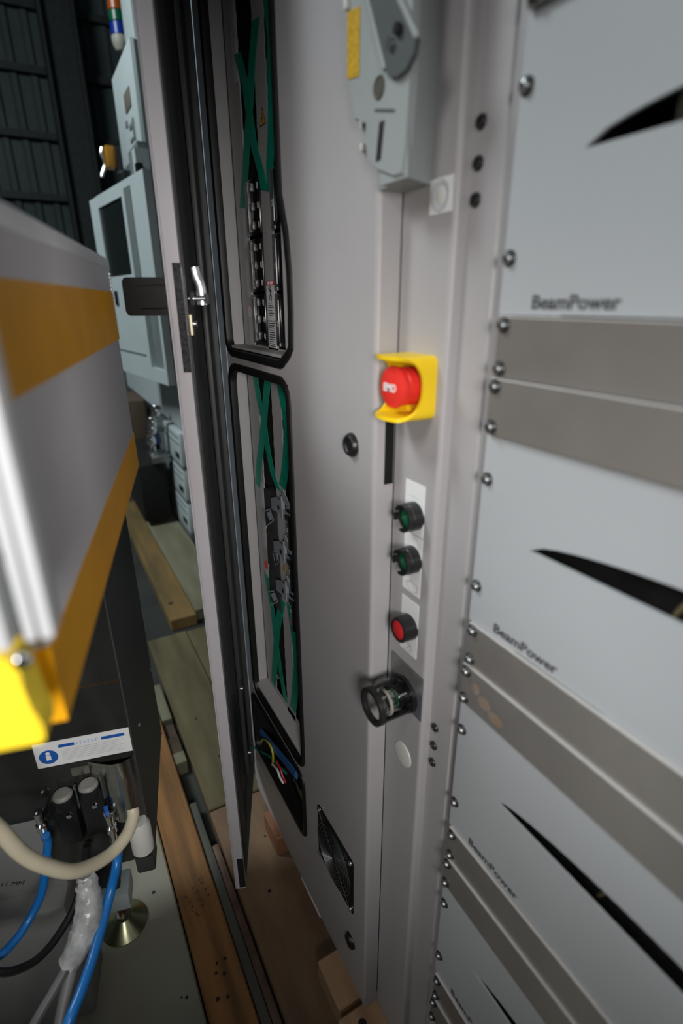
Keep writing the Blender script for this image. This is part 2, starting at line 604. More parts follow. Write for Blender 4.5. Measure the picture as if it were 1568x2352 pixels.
# fan guard
MB().box((0.2790, 0.9015, ZB + 0.3), (0.28, 0.9445, ZT)).build('shaded_strip', mat('blue_grey_shade', (0.42, 0.48, 0.53), 0.38, var=0.05), cab)  # added strip; its tint stands for the panel band in the door's shadow
fan = thing('fan_guard', 'black square fan guard with wire rings low on the grey bay panel', 'fan guard', W(0.28, 0.536, 0.352))
fm = MB()
fm.prism(rrect(-0.060, -0.060, 0.060, 0.060, 0.006), 0.0, 0.0012)
fm.build('mount_plate', BLACKM, fan)
MB().lathe([(0, 0.0013), (0.055, 0.0013)], 40).build('filter_disc', VOID, fan)
for k, r in enumerate((0.010, 0.0165, 0.023, 0.0295, 0.036, 0.0425, 0.049, 0.0545)):
    MB().tube([(r * math.cos(2 * PI * i / 36), r * math.sin(2 * PI * i / 36), 0.0038) for i in range(36)], 0.0008, 6, True, 1).build('wire_ring', SCREWM, fan)
sp_ = MB()
for a in (PI / 4, 3 * PI / 4, 5 * PI / 4, 7 * PI / 4):
    c, s = math.cos(a), math.sin(a)
    sp_.tube([(0.009 * c, 0.009 * s, 0.003), (0.071 * c, 0.071 * s, 0.003)], 0.0009, 6, False, 1)
sp_.build('cross_wire', SCREWM, fan)
for sx in (-1, 1):
    for sy in (-1, 1):
        MB().lathe([(0, 0.0052), (0.0022, 0.005), (0.004, 0.0036), (0.0042, 0.001)], 18).build('corner_screw', CHROME, fan, M=T3(sx * 0.0525, sy * 0.0525, 0))

# ------------------------------------------------------------------ rack: modules and blank plates
RX = 0.313
YR = 0.317                       # far (left in view) edge of the rack panels
PW = 0.4826
U = 0.04445


def screw_mesh():
    return MB().lathe([(0.0, 0.0020), (0.0030, 0.0022), (0.0046, 0.0024), (0.0056, 0.0012), (0.0057, 0.0)], 24)


screw_me = screw_mesh().build('panel_screw', mat('dark_screw_ring', (0.05, 0.052, 0.052), 0.35, metal=0.6)).data  # dark disc that rims the brighter screw head
bpy.data.objects.remove(bpy.data.objects['panel_screw'])


socket_me = MB().lathe([(0.0, 0.0034), (0.0013, 0.0034), (0.0016, 0.0052), (0.0030, 0.0048), (0.0040, 0.0036), (0.0042, 0.0020)], 18).build('screw_head', SCREWM).data
bpy.data.objects.remove(bpy.data.objects['screw_head'])


def add_screw(parent, x, y, z):
    o = bpy.data.objects.new('panel_screw', screw_me)
    COL.objects.link(o)
    o.parent = parent
    o.matrix_local = T3(x, y, z) @ Matrix.Rotation(random.random() * 3, 4, 'Z')
    c = bpy.data.objects.new('screw_head', socket_me)
    COL.objects.link(c)
    c.parent = o


def module(zbot, label):
    H = 4 * U - 0.0008
    t = thing('power_module', label, 'power module', W(RX, YR, zbot), 'light grey power modules of the rack')
    # plate with an eye-shaped vent: left, right, below, above pieces
    xl, xr, yc = 0.057, PW - 0.057, 0.0945
    n = 28
    bot, topc = [], []
    for i in range(n + 1):
        u = i / n
        xx = xl + (xr - xl) * u
        s = 4 * u * (1 - u)
        bot.append((xx, yc + 0.0010 * s))
        topc.append((xx, yc + 0.0245 * s ** 0.62))
    p = MB()
    v = p.bm.verts.new

    def strip_faces(low, high):
        f = [[v((x, y, 0.003)) for x, y in low], [v((x, y, 0.003)) for x, y in high]]
        for i in range(len(low) - 1):
            p.bm.faces.new((f[0][i], f[0][i + 1], f[1][i + 1], f[1][i]))
    xs = [x for x, _ in bot]
    strip_faces([(x, 0) for x in xs], bot)
    strip_faces(topc, [(x, H) for x in xs])
    for path in (bot, topc):
        a = [v((x, y, 0.003)) for x, y in path]
        b = [v((x, y, 0.0)) for x, y in path]
        for i in range(n):
            p.bm.faces.new((a[i], a[i + 1], b[i + 1], b[i]))
    p.box((0, 0, 0), (xl, H, 0.003)).box((xr, 0, 0), (PW, H, 0.003))
    p.box((xl, -0.00001, 0), (xr, 0.0006, 0.003)).box((xl, H - 0.0006, 0), (xr, H + 0.00001, 0.003))
    bmesh.ops.remove_doubles(p.bm, verts=p.bm.verts[:], dist=1e-6)
    p.build('faceplate', MODULE, t, smooth=False)
    MB().box((0.02, 0.05, -0.05), (PW - 0.02, 0.15, -0.045)).box((0.02, 0.145, -0.05), (PW - 0.02, 0.15, 0)).box((0.02, 0.05, -0.05), (PW - 0.02, 0.055, 0)).build('vent_cavity', VOID, t)
    if zbot > 1.1 and zbot < 1.3:
        MB().box((0.098, 0.06, -0.030), (0.17, 0.14, -0.016), 0.002).build('fan_bracket', mat('olive_bracket', (0.16, 0.17, 0.13), 0.5), t)
    else:
        MB().tube([(0.180, 0.135, -0.02), (0.176, 0.115, -0.012), (0.166, 0.095, -0.012), (0.158, 0.075, -0.02)], 0.0016, 8).build('inner_cable', mat('tan_cable', (0.16, 0.13, 0.07), 0.5), t)
    text_mesh('lettering', 'BeamPower', 0.0125, mat('soft_black_print', (0.05, 0.05, 0.052), 0.6), t, T3(0.065, 0.0085, 0.0032), bold=0.0002, width=0.068)
    for y in (0.0381, H - 0.0381):
        add_screw(t, 0.0058, y, 0.003)
    return t


def blank(zbot, label, stain=None, zt=0.0056):
    H = U - 0.0012
    t = thing('blank_plate', label, 'blank plate', W(RX, YR, zbot), 'brown grey blank plates of the rack')
    MB().box((0.0035, 0, 0), (PW, H - 0.0006, zt)).build('plate', BLANK, t)
    MB().box((0.0035, H - 0.0006, 0), (PW, H + 0.0004, zt + 0.0001)).build('bright_edge', BLANKRIM, t)
    for y in (0.00635, H - 0.0056):
        add_screw(t, 0.0092, y, zt)
    if stain:
        for (x, y, r, sq) in stain:
            MB().lathe([(0, 0.0002), (r, 0.0)], 18, M=T3(x, y, zt + 0.0001) @ Matrix.Diagonal((1, sq, 1, 1))).build('rust_stain', RUST, t)
    return t


Z0 = 1.1894
PER = 6 * U
mods = ['light grey power module highest in the rack, beside the disconnect switch',
        'light grey power module below the EMO button level, its vent tip beside the green buttons',
        'light grey power module with a long dark vent beside the white round cap',
        'light grey power module near the bottom of the rack, short lettering beside its screws',
        'lowest light grey power module, cut off by the bottom edge of the photo']
for k in range(5):
    module(Z0 - PER * k, mods[k])
    if k == 4:
        continue
    u1 = Z0 - PER * k - U
    nm = ['beside the yellow EMO guard', 'below the second module, beside the red button', 'below the third module from the top', 'near the bottom of the rack', 'under the lowest module'][k]
    blank(u1, 'upper brown grey blank plate of the pair ' + nm)
    blank(u1 - U, 'lower brown grey blank plate of the pair ' + nm, [(0.023, 0.026, 0.005, 1.2), (0.035, 0.018, 0.008, 0.8), (0.05, 0.012, 0.009, 0.6)] if k == 1 else None, 0.0082)
blank(Z0 + 4 * U, 'brown grey blank plate cut by the top edge of the photo', None, 0.0082)
blank(Z0 + 5 * U, 'brown grey blank plate just above the top edge of the photo')
module(Z0 + 4 * U + 2 * U, 'light grey power module above the topmost blank plate, out at the frame top')

# ------------------------------------------------------------------ operator devices on the strip
SX = 0.305
emo = thing('emergency_off_button', 'red EMO mushroom button in a yellow shroud on the grey strip', 'emergency button', W(SX, 0.405, 1.1270))
g = MB()
hw, hh, r = 0.0255, 0.0280, 0.007
outer = rrect(-hw, -hh, hw, hh, r, 6)
inner = rrect(-hw + 0.0035, -hh + 0.0035, hw - 0.0035, hh - 0.0035, r - 0.003, 6)


def depth(x, y):
    k = (abs(y) / hh) ** 2.6
    return 0.0140 + 0.0265 * k - 0.0085 * k * (abs(x) / hw) ** 2


def densify(path, m=14):
    out = []
    for p, q in zip(path, path[1:] + path[:1]):
        k = m if math.hypot(q[0] - p[0], q[1] - p[1]) > 0.02 else 1
        out += [(p[0] + (q[0] - p[0]) * i / k, p[1] + (q[1] - p[1]) * i / k) for i in range(k)]
    return out


outer, inner = densify(outer), densify(inner)
n = len(outer)
ro = [g.bm.verts.new((x, y, 0)) for x, y in outer]
rf = [g.bm.verts.new((x, y, depth(x, y))) for x, y in outer]
ri = [g.bm.verts.new((q[0], q[1], depth(*p) - 0.0004)) for p, q in zip(outer, inner)]
rb = [g.bm.verts.new((x, y, 0.003)) for x, y in inner]
for i in range(n):
    j = (i + 1) % n
    g.bm.faces.new((ro[i], ro[j], rf[j], rf[i]))
    g.bm.faces.new((rf[i], rf[j], ri[j], ri[i]))
    g.bm.faces.new((ri[i], ri[j], rb[j], rb[i]))
g.bm.faces.new(rb)
bmesh.ops.remove_doubles(g.bm, verts=g.bm.verts[:], dist=1e-5)
g.build('shroud', YELLOW, emo)
bt = MB().lathe([(0.0, 0.0315), (0.015, 0.0310), (0.0182, 0.0298), (0.0190, 0.0272), (0.0182, 0.0245), (0.0150, 0.0235), (0.0150, 0.0215), (0.0170, 0.0200), (0.0170, 0.0035)], 40)
bt.build('mushroom_head', RED, emo)
text_mesh('lettering', 'EMO', 0.0095, WHITE, emo, T3(-0.001, -0.0005, 0.0316), bold=0.0003)


def push_button(y, z, lens, label, notch):
    t = thing('push_button', label, 'push button', W(SX, y, z), 'push buttons of the grey strip')
    if notch:
        b = MB().lathe([(0.0118, 0.002), (0.0118, 0.0115), (0.0138, 0.0115), (0.0146, 0.0105), (0.0148, 0.0)], 40)
        b.lathe([(0.0118, 0.0115), (0.0118, 0.0172), (0.0140, 0.0172), (0.0143, 0.0115)], 26, arc=2 * PI * 0.72, start=math.radians(255))
        b.lathe([(0.0118, 0.0115), (0.0118, 0.0172), (0.0140, 0.0172), (0.0143, 0.0115)], 8, arc=2 * PI * 0.09, start=math.radians(172))
        b.build('bezel', BLACK, t)
        MB().lathe([(0, 0.0102), (0.0095, 0.0100), (0.0115, 0.0092), (0.0118, 0.006)], 32).build('lens', lens, t)
    else:
        MB().lathe([(0.0112, 0.004), (0.0112, 0.0165), (0.0128, 0.0168), (0.0144, 0.0155), (0.0148, 0.0)], 40).build('bezel', BLACK, t)
        MB().lathe([(0, 0.0158), (0.0095, 0.0156), (0.0111, 0.0150), (0.0112, 0.010)], 32).build('lens', lens, t)
    return t


push_button(0.4000, 0.9985, GREEN, 'upper green push button with notched black bezel, below the EMO button', True)
push_button(0.4000, 0.9500, GREEN, 'lower green push button with notched black bezel, above the diamond symbol plate', True)
push_button(0.4000, 0.8680, REDLENS, 'red push button with plain round black bezel on white plate', False)


def legend(y0, y1, z0, z1, label, kind):
    t = thing('legend_plate', label, 'label', W(SX, (y0 + y1) / 2, (z0 + z1) / 2), 'white legend plates of the button strip')
    w, h = (y1 - y0) / 2, (z1 - z0) / 2
    MB().box((-w, -h, 0), (w, h, 0.0006)).build('plate', WHITE, t)
    if kind != 'symbol_none':
        MB().box((-w * 0.55, h * 0.42, 0.0006), (w * 0.5, h * 0.47, 0.0008)).build('printed_line', mat('faint_print', (0.68, 0.70, 0.70), 0.5), t)
    return t


def line(b, p, q, wd, z=0.0007):
    p, q = Vector((*p, 0)), Vector((*q, 0))
    d = (q - p).normalized()
    nn = Vector((-d.y, d.x, 0)) * wd / 2
    vs = [p + nn, p - nn, q - nn, q + nn]
    b.prism([(v.x, v.y) for v in vs], z, z + 0.0002)


legend(0.3860, 0.4180, 0.9785, 1.0330, 'white legend plate behind the upper green button', 'a')
l2 = legend(0.3860, 0.4165, 0.9100, 0.9770, 'white legend plate behind the lower green button with a diamond symbol', 'b')
b = MB()
for (p, q) in (((0.0, -0.0195), (0.011, -0.0215)), ((0.011, -0.0215), (0.011, -0.0300)), ((0.0, -0.0320), (0.011, -0.0300)), ((0.0, -0.0320), (-0.008, -0.0235)), ((0.0, -0.0195), (-0.008, -0.0235)), ((0.003, -0.0215), (0.008, -0.0300))):
    line(b, p, q, 0.0009)
b.build('symbol', GREYINK, l2)
l3 = legend(0.3860, 0.4165, 0.8330, 0.9010, 'white legend plate behind the red button with a round arrow symbol', 'c')
b = MB()
pp = [(0.009 * math.cos(a) - 0.0005, -0.0255 + 0.0065 * math.sin(a)) for a in [i * PI / 8 for i in range(17)]]
for p, q in zip(pp, pp[1:]):
    line(b, p, q, 0.0008)
pp = [(0.0062 * math.cos(a) - 0.0005, -0.0255 + 0.0042 * math.sin(a)) for a in [i * PI / 8 for i in range(-3, 9)]]
for p, q in zip(pp, pp[1:]):
    line(b, p, q, 0.0008)
line(b, (0.006, -0.021), (-0.004, -0.031), 0.0008)
b.build('symbol', GREYINK, l3)

# square white indicator label beside the switch
il = thing('indicator_label', 'square white label with a round pale lens beneath the disconnect switch', 'label', W(SX, 0.3870, 1.2770))
MB().box((-0.0140, -0.0125, 0), (0.0140, 0.0125, 0.0008)).build('plate', WHITE, il)
MB().lathe([(0.0070, 0.0008), (0.0085, 0.0016), (0.0112, 0.0016), (0.0118, 0.0008)], 30).build('ring', mat('label_ring', (0.55, 0.57, 0.60), 0.4), il)
MB().lathe([(0, 0.0016), (0.0058, 0.0014), (0.0070, 0.0008)], 30).build('lens', OFFW, il)

# key switch under a clear cap
ks = thing('key_switch', 'silver key switch under a clear cylindrical cap on the grey strip', 'switch', W(SX, 0.4005, 0.7770))
MB().box((-0.0300, -0.019, 0), (0.0295, 0.0395, 0.0010)).build('backing_plate', SLATE, ks)
MB().box((-0.0300, 0.0165, 0.001), (0.0295, 0.0395, 0.0018), 0.0004, seg=1).build('metal_plate', PLATEG, ks)
MB().cyl((0, 0, 0.001), (0, 0, 0.016), 0.0125).build('barrel_base', BLACK, ks)
MB().lathe([(0, 0.027), (0.0085, 0.027), (0.0100, 0.0255), (0.0105, 0.0160)], 32).box((-0.0015, -0.006, 0.027), (0.0015, 0.006, 0.034)).build('barrel', CHROME, ks)
MB().lathe([(0.0107, 0.0185), (0.0113, 0.019), (0.0113, 0.0200), (0.0107, 0.0205)], 30).build('green_ring', GREEN, ks)
MB().lathe([(0.0150, 0.0285), (0.0166, 0.0290), (0.0166, 0.0315), (0.0150, 0.032)], 34).build('washer', OFFW, ks)
MB().lathe([(0.0215, 0.001), (0.0215, 0.046)], 40).build('clear_cap', SMOKE, ks)
MB().lathe([(0.0170, 0.0425), (0.0170, 0.0485), (0.0222, 0.0485), (0.0225, 0.0425), (0.0170, 0.0425)], 40).build('cap_rim', BLACK, ks)
MB().lathe([(0.0185, 0.001), (0.0185, 0.006), (0.0222, 0.006), (0.0225, 0.001), (0.0185, 0.001)], 40).build('cap_foot', BLACK, ks)
for a in (0.8, 2.6, 4.4):
    MB().cyl((0.0220 * math.cos(a), 0.0220 * math.sin(a), 0.012), (0.0220 * math.cos(a), 0.0220 * math.sin(a), 0.020), 0.0012, seg=10).build('hinge_pin', STEEL, ks)

t = MB().lathe([(0, 0.0024), (0.012, 0.0022), (0.0158, 0.0012), (0.0164, 0)], 40).build('round_cap', OFFW, M=W(SX, 0.4010, 0.6835))
tag(t, 'round off-white blanking cap below the key switch', 'cap')

# ------------------------------------------------------------------ rotary disconnect switch, top
ds = thing('disconnect_switch', 'grey disconnect switch with slanted lever and yellow label at the top of the strip', 'disconnect switch', W(SX, 0.40, 1.27))


def yz(l):    # (Y, Z) on the wall to local xy
    return [(0.40 - y, z - 1.27) for y, z in l]


base_plan = [(0.305, 0.401), (0.270, 0.385), (0.270, 0.424), (0.279, 0.424), (0.279, 0.4397), (0.305, 0.4395)]
MB().prism([(0.40 - y, SX - x) for x, y in base_plan], 0.0165, 0.40, M=Matrix(((1, 0, 0, 0), (0, 0, 1, 0), (0, 1, 0, 0), (0, 0, 0, 1)))).build('base_housing', SWITCHG, ds)
fz0, fz1 = SX - 0.2745, SX - 0.2680
fh = MB()
fh.prism(yz([(0.4715, 1.42), (0.4715, 1.368), (0.4660, 1.363), (0.4625, 1.340), (0.4405, 1.334), (0.4455, 1.323), (0.4405, 1.308), (0.4250, 1.297), (0.4010, 1.2885), (0.3890, 1.2885), (0.3860, 1.31), (0.3830, 1.35), (0.3830, 1.66), (0.488, 1.66)]), fz0, fz1)
bmesh.ops.bevel(fh.bm, geom=[e for e in fh.bm.edges if all(abs(v.co.z - fz1) < 1e-6 for v in e.verts)], offset=0.0014, segments=2, affect='EDGES')
fh.build('front_housing', SWITCHG, ds)
MB().prism(yz([(0.4725, 1.414), (0.4725, 1.3700), (0.4535, 1.3670), (0.4525, 1.411)]), fz1 + 0.0001, fz1 + 0.0006).build('yellow_label', mat('yellow_label', (0.55, 0.33, 0.01), 0.5, var=0.2, scale=300), ds)
MB().box((0.40 - 0.4750, 0.145, fz0), (0.40 - 0.4690, 0.156, fz1 + 0.003), 0.001).build('label_clip', OFFW, ds)
lev = [(0.560, 1.65), (0.4110, 1.3590), (0.4040, 1.3525), (0.3940, 1.3495), (0.3830, 1.3510), (0.3745, 1.3570), (0.3720, 1.3650), (0.3940, 1.3930), (0.525, 1.65)]
lv = MB()
lv.prism(yz(lev), fz1, fz1 + 0.004)
lv.build('lever', LEVERG, ds)
rim = MB().tube([(0.40 - y, z - 1.27, fz1 + 0.0025) for y, z in lev[:2]], 0.0024, 8, sub=1).tube([(0.40 - y, z - 1.27, fz1 + 0.0025) for y, z in lev[6:]], 0.0024, 8, sub=1)
rim = rim.build('lever_rim', SWITCHG, ds)
rim['kind'] = 'stuff'
for (y, z, rr, m) in ((0.401, 1.371, 0.004, STEEL), (0.392, 1.376, 0.004, BLACK)):
    MB().cyl((0.40 - y, z - 1.27, fz1 + 0.003), (0.40 - y, z - 1.27, fz1 + 0.007), rr, seg=18).build('pivot_bolt', m, ds)
MB().lathe([(0, fz1 + 0.0003), (0.0062, fz1 + 0.0003), (0.0072, fz1 + 0.0012), (0.0080, fz1)], 24, M=T3(0.40 - 0.4235, 1.3515 - 1.27, 0)).build('lock_hole', mat('brown_hole', (0.07, 0.065, 0.05), 0.6), ds)
MB().prism(yz([(0.4220, 1.3290), (0.4150, 1.3290), (0.4195, 1.3035), (0.4265, 1.3035)]), fz1, fz1 + 0.0004).build('padlock_slot', VOID, ds)
MB().prism(yz([(0.4290, 1.3395), (0.4290, 1.3375), (0.4010, 1.3305), (0.4010, 1.3325)]), fz1, fz1 + 0.0004).build('moulded_groove', LEVERG, ds)
for z in (1.338, 1.322):
    MB().box((0.40 - 0.4665, z - 1.27 - 0.003, SX - 0.28), (0.40 - 0.4625, z - 1.27 + 0.003, SX - 0.276), 0.001).build('side_clip', OFFW, ds)

# ------------------------------------------------------------------ panelboards behind the openings
CX = 0.307


def tray_frame(y, z, x=CX):
    return W(x, y, z)


def panelboard(z0, z1, label, breakers_l, breakers_r):
    t = thing('panelboard', label, 'panelboard', Matrix.Identity(4))
    c = MB()
    for (ya, yb) in ((0.8345, 0.880), (0.741, 0.777), (0.654, 0.662)):
        c.box((CX - 0.0012, ya, z0), (CX, yb, z1))
    if z0 > 1:
        c.box((CX - 0.0012, 0.662, z0), (CX, 0.8345, z0 + 0.002))
    else:
        c.box((CX - 0.0012, 0.662, z0), (CX, 0.8345, z0 + 0.012))
    c.build('cover_plate', PAINT_IN, t, smooth=False)
    k = MB()
    z = z0 + 0.02
    while z < z1 - 0.02:
        for yy, s in ((0.8345, -1), (0.777, 1), (0.741, -1), (0.662, 1)):
            k.box((CX - 0.001, yy - 0.0016, z), (CX, yy + 0.0016, z + 0.011))
        z += 0.0254
    o = k.build('knockout_nubs', PAINT_IN, t, smooth=False)
    o['kind'] = 'stuff'
    MB().box((CX + 0.022, 0.66, z0), (CX + 0.024, 0.89, z1)).build('dark_chassis', VOID, t)
    return t


pb1 = panelboard(1.134, 1.96, 'upper panelboard with rows of black breakers and green tape crosses', None, None)
pb2 = panelboard(0.455, 1.086, 'lower panelboard with black slots and three lock brackets', None, None)


def breaker(parent, y0, y1, zc, h, style, num='30'):
    """three-pole breaker: body, toggle(s), rating digits"""
    t = MB()
    t.box((CX - 0.004, y0, zc - h / 2), (CX + 0.02, y1, zc + h / 2), 0.002)
    o = t.build('breaker', GLOSSB, parent)
    if style == 'left':
        p = h / 3
        hb = MB().box((CX - 0.0085, y0 + (y1 - y0) * 0.56, zc - h / 2 + 0.004), (CX - 0.004, y0 + (y1 - y0) * 0.74, zc + h / 2 - 0.004), 0.001)
        hb.build('tie_bar', TOGGLE, o)
        for i in range(3):
            zz = zc + (i - 1) * p
            MB().box((CX - 0.0072, y0 + (y1 - y0) * 0.36, zz - 0.005), (CX - 0.0038, y0 + (y1 - y0) * 0.55, zz + 0.005), 0.0008).build('toggle', TOGGLE, o)
            MB().box((CX - 0.0042, y0 + 0.003, zz - 0.004), (CX - 0.0040, y0 + 0.0045, zz + 0.004)).box((CX - 0.0042, y0 + 0.0065, zz - 0.003), (CX - 0.0040, y0 + 0.0075, zz + 0.004)).build('printed_mark', WHITE, o)
    else:
        MB().box((CX - 0.011, y0 + (y1 - y0) * 0.50, zc - h / 2 + 0.006), (CX - 0.004, y0 + (y1 - y0) * 0.66, zc + h / 2 - 0.006), 0.0025).build('tie_bar', GLOSSB, o)
        MB().box((CX - 0.0118, y0 + (y1 - y0) * 0.575, zc - h / 2 + 0.008), (CX - 0.0108, y0 + (y1 - y0) * 0.600, zc + h / 2 - 0.008)).build('bright_edge', STEEL, o)
        text_mesh('rating', num, 0.008, WHITE, o, W(CX - 0.0042, y1 - 0.011, zc - 0.004) @ Matrix.Rotation(PI / 2, 4, 'Z'), bold=0.0003)
        MB().box((CX - 0.0043, y1 - 0.016, zc - h / 2 + 0.001), (CX - 0.0040, y1 - 0.013, zc - h / 2 + 0.005)).build('printed_mark', WHITE, o)
    return o


for zc in (1.3215, 1.2475, 1.1745):
    breaker(pb1, 0.7775, 0.834, zc, 0.070, 'left')
    breaker(pb1, 0.668, 0.7405, zc, 0.070, 'right')
for zc in (0.862, 0.786, 0.710):
    breaker(pb2, 0.668, 0.7405, zc, 0.073, 'right', '30')
    o = MB().box((CX - 0.003, 0.7775, zc - 0.036), (CX + 0.02, 0.834, zc + 0.036), 0.002).build('breaker', FOAM, pb2)


def flat_label(name, label, cat, y0, y1, z0, z1, X, m=WHITE, group=None, lines=0, r=0.0):
    t = thing(name, label, cat, W(X, (y0 + y1) / 2, (z0 + z1) / 2), group)
    w, h = (y1 - y0) / 2, (z1 - z0) / 2
    if r:
        MB().prism(rrect(-w, -h, w, h, r), 0, 0.0004).build('backing', m, t)
    else:
        MB().box((-w, -h, 0), (w, h, 0.0004)).build('backing', m, t)
    if lines:
        b = MB()
        for i in range(lines):
            yy = h * 0.88 - (2 * h * 0.88) * i / max(1, lines - 1)
            b.box((-w * 0.8, yy - 0.0006, 0.0004), (w * (0.4 + 0.4 * random.random()), yy + 0.0006, 0.0006))
        b.build('printed_lines', INK if m == WHITE else GREYINK, t)
    return t


GL = 'name stickers left of the breakers'
GREYL = mat('grey_sticker', (0.52, 0.52, 0.53), 0.5, var=0.03)
for (z0, z1, lab) in ((1.275, 1.335, 'pale rounded sticker beside the top black breaker of the upper panelboard'),
                      (1.205, 1.259, 'pale rounded sticker beside the middle black breaker of the upper panelboard'),
                      (1.137, 1.188, 'pale rounded sticker under a pink dot beside the lowest upper breaker'),
                      (0.855, 0.905, 'pale rounded sticker beside the top black breaker of the lower panelboard'),
                      (0.778, 0.835, 'pale rounded sticker beside the middle black breaker of the lower panelboard'),
                      (0.690, 0.745, 'pale rounded sticker under the red dot in the lower panelboard'),
                      (1.475, 1.56, 'pale rounded sticker high up in the upper opening')):
    flat_label('name_sticker', lab, 'sticker', 0.8375, 0.8535, z0, z1, CX - 0.0012, GREYL, GL, 5, 0.003)
for (z, m, lab) in ((1.1845, DOTPALE, 'pink round dot on a pale sticker in the upper panelboard'), (0.742, DOTRED, 'bright red round dot sticker in the lower panelboard')):
    o = MB().lathe([(0, 0.0002), (0.0085, 0.0)], 22).build('dot_sticker', m, M=W(CX - 0.0018, 0.8475, z))
    tag(o, lab, 'sticker', 'round dot stickers')

dl = flat_label('danger_label', 'white danger label with red header on the grey centre strip', 'label', 0.7445, 0.7735, 1.174, 1.226, CX - 0.0012)
MB().box((-0.0145, 0.0200, 0.0004), (0.0145, 0.0262, 0.0006)).build('red_header', REDINK, dl)
text_mesh('lettering', 'DANGER', 0.0055, WHITE, dl, T3(0.001, 0.023, 0.0007), width=0.021)
fg = MB()
for p, q, wd in (((-0.002, 0.016), (0.001, 0.010), 0.0028), ((0.001, 0.010), (0.004, 0.005), 0.002), ((0.004, 0.005), (0.002, -0.001), 0.0018), ((0.001, 0.010), (-0.003, 0.005), 0.002), ((-0.003, 0.005), (-0.004, 0.0005), 0.0016),
                 ((-0.002, 0.015), (-0.007, 0.017), 0.0014), ((-0.001, 0.015), (0.005, 0.012), 0.0014)):
    line(fg, p, q, wd, 0.0005)
fg.lathe([(0, 0.0007), (0.0018, 0.0006)], 12, M=T3(-0.0005, 0.0182, 0))
fg.build('falling_figure', INK, dl)
tl = MB()
for i, yy in enumerate((-0.004, -0.0062, -0.0084, -0.0125, -0.0148, -0.0171, -0.0194)):
    tl.box((-0.010, yy - 0.0005, 0.0004), (0.004 + 0.003 * ((i * 7) % 3), yy + 0.0005, 0.0006))
tl.build('printed_lines', INK, dl)
flat_label('instruction_label', 'white instruction label with fine black print under the danger label', 'label', 0.7445, 0.7725, 1.1365, 1.172, CX - 0.0012, WHITE, None, 11)


def tri_label(y, z, s, label, X):
    t = thing('warning_triangle', label, 'warning sign', W(X, y, z), 'yellow warning triangles')
    MB().prism([(-s * 0.8, -s * 0.6), (s * 0.8, -s * 0.6), (0, s)], 0, 0.0004).build('black_border', INK, t)
    MB().prism([(-s * 0.62, -s * 0.49), (s * 0.62, -s * 0.49), (0, s * 0.76)], 0.0004, 0.0006).build('yellow_field', mat('sign_yellow', (0.60, 0.42, 0.01), 0.5), t)
    b = MB()
    for p, q in (((0.0, s * 0.45), (-s * 0.12, s * 0.0)), ((-s * 0.12, 0.0), (s * 0.10, s * 0.02)), ((s * 0.10, s * 0.02), (-s * 0.02, -s * 0.4))):
        line(b, p, q, s * 0.13, 0.0006)
    b.build('lightning_bolt', INK, t)


tri_label(0.757, 1.4145, 0.0125, 'yellow warning triangle on the centre strip of the upper panelboard', CX - 0.0012)
tri_label(0.757, 0.778, 0.0115, 'yellow warning triangle behind the middle lock bracket', CX - 0.0012)

# green tape: flat strips stuck over the empty slots
TG = 'green tape strips over the panelboard slots'


def tape(pts, label, X=CX - 0.0022, w=0.024):
    b = MB()
    L = [b.bm.verts.new((X - 0.0005 * (i % 2), y - w / 2, z)) for i, (y, z) in enumerate(pts)]
    R_ = [b.bm.verts.new((X - 0.0003, y + w / 2, z + 0.004)) for i, (y, z) in enumerate(pts)]
    L2 = [b.bm.verts.new(v.co + Vector((0.0003, 0, 0))) for v in L]
    R2 = [b.bm.verts.new(v.co + Vector((0.0003, 0, 0))) for v in R_]
    for i in range(len(pts) - 1):
        b.bm.faces.new((L[i], L[i + 1], R_[i + 1], R_[i]))
        b.bm.faces.new((L2[i], R2[i], R2[i + 1], L2[i + 1]))
        b.bm.faces.new((L[i], L2[i], L2[i + 1], L[i + 1]))
        b.bm.faces.new((R_[i], R_[i + 1], R2[i + 1], R2[i]))
    b.bm.faces.new((L[0], R_[0], R2[0], L2[0]))
    b.bm.faces.new((L[-1], L2[-1], R2[-1], R_[-1]))
    o = b.build('tape_strip', TAPE)
    return tag(o, label, 'tape', TG)


tape([(0.761, 1.513), (0.778, 1.482), (0.795, 1.441), (0.816, 1.397), (0.833, 1.357), (0.85, 1.325)], 'long green tape leaning left, first of the crossed pair in the upper opening', X=0.3048)
tape([(0.831, 1.501), (0.807, 1.46), (0.8, 1.427), (0.788, 1.388), (0.768, 1.355), (0.76, 1.334)], 'green tape crossing from upper left to lower right in the upper opening', X=0.3044)
tape([(0.722, 1.526), (0.721, 1.518), (0.714, 1.482), (0.721, 1.422), (0.725, 1.394), (0.736, 1.358), (0.737, 1.329)], 'green tape down the right-hand slot of the upper opening', X=0.3040)
tape([(0.841, 1.087), (0.828, 1.045), (0.814, 1.015), (0.803, 0.973), (0.786, 0.932), (0.764, 0.913)], 'green tape from upper left to the metal bracket in the lower opening', X=0.3048)
tape([(0.785, 1.088), (0.8, 1.049), (0.813, 1.015), (0.828, 0.978), (0.847, 0.938), (0.862, 0.892)], 'green tape leaning left across the first one in the lower opening', X=0.3044)
tape([(0.737, 1.088), (0.728, 1.06), (0.718, 1.033), (0.719, 1.008), (0.726, 0.975), (0.738, 0.94), (0.747, 0.923)], 'green tape bowing along the right slot of the lower opening', X=0.3040)
tape([(0.847, 0.719), (0.825, 0.649), (0.818, 0.587), (0.803, 0.528), (0.784, 0.472)], 'green tape from upper left to lower right below the brackets', X=0.3048)
tape([(0.773, 0.704), (0.805, 0.628), (0.826, 0.548), (0.846, 0.466)], 'green tape leaning left below the brackets', X=0.3044)
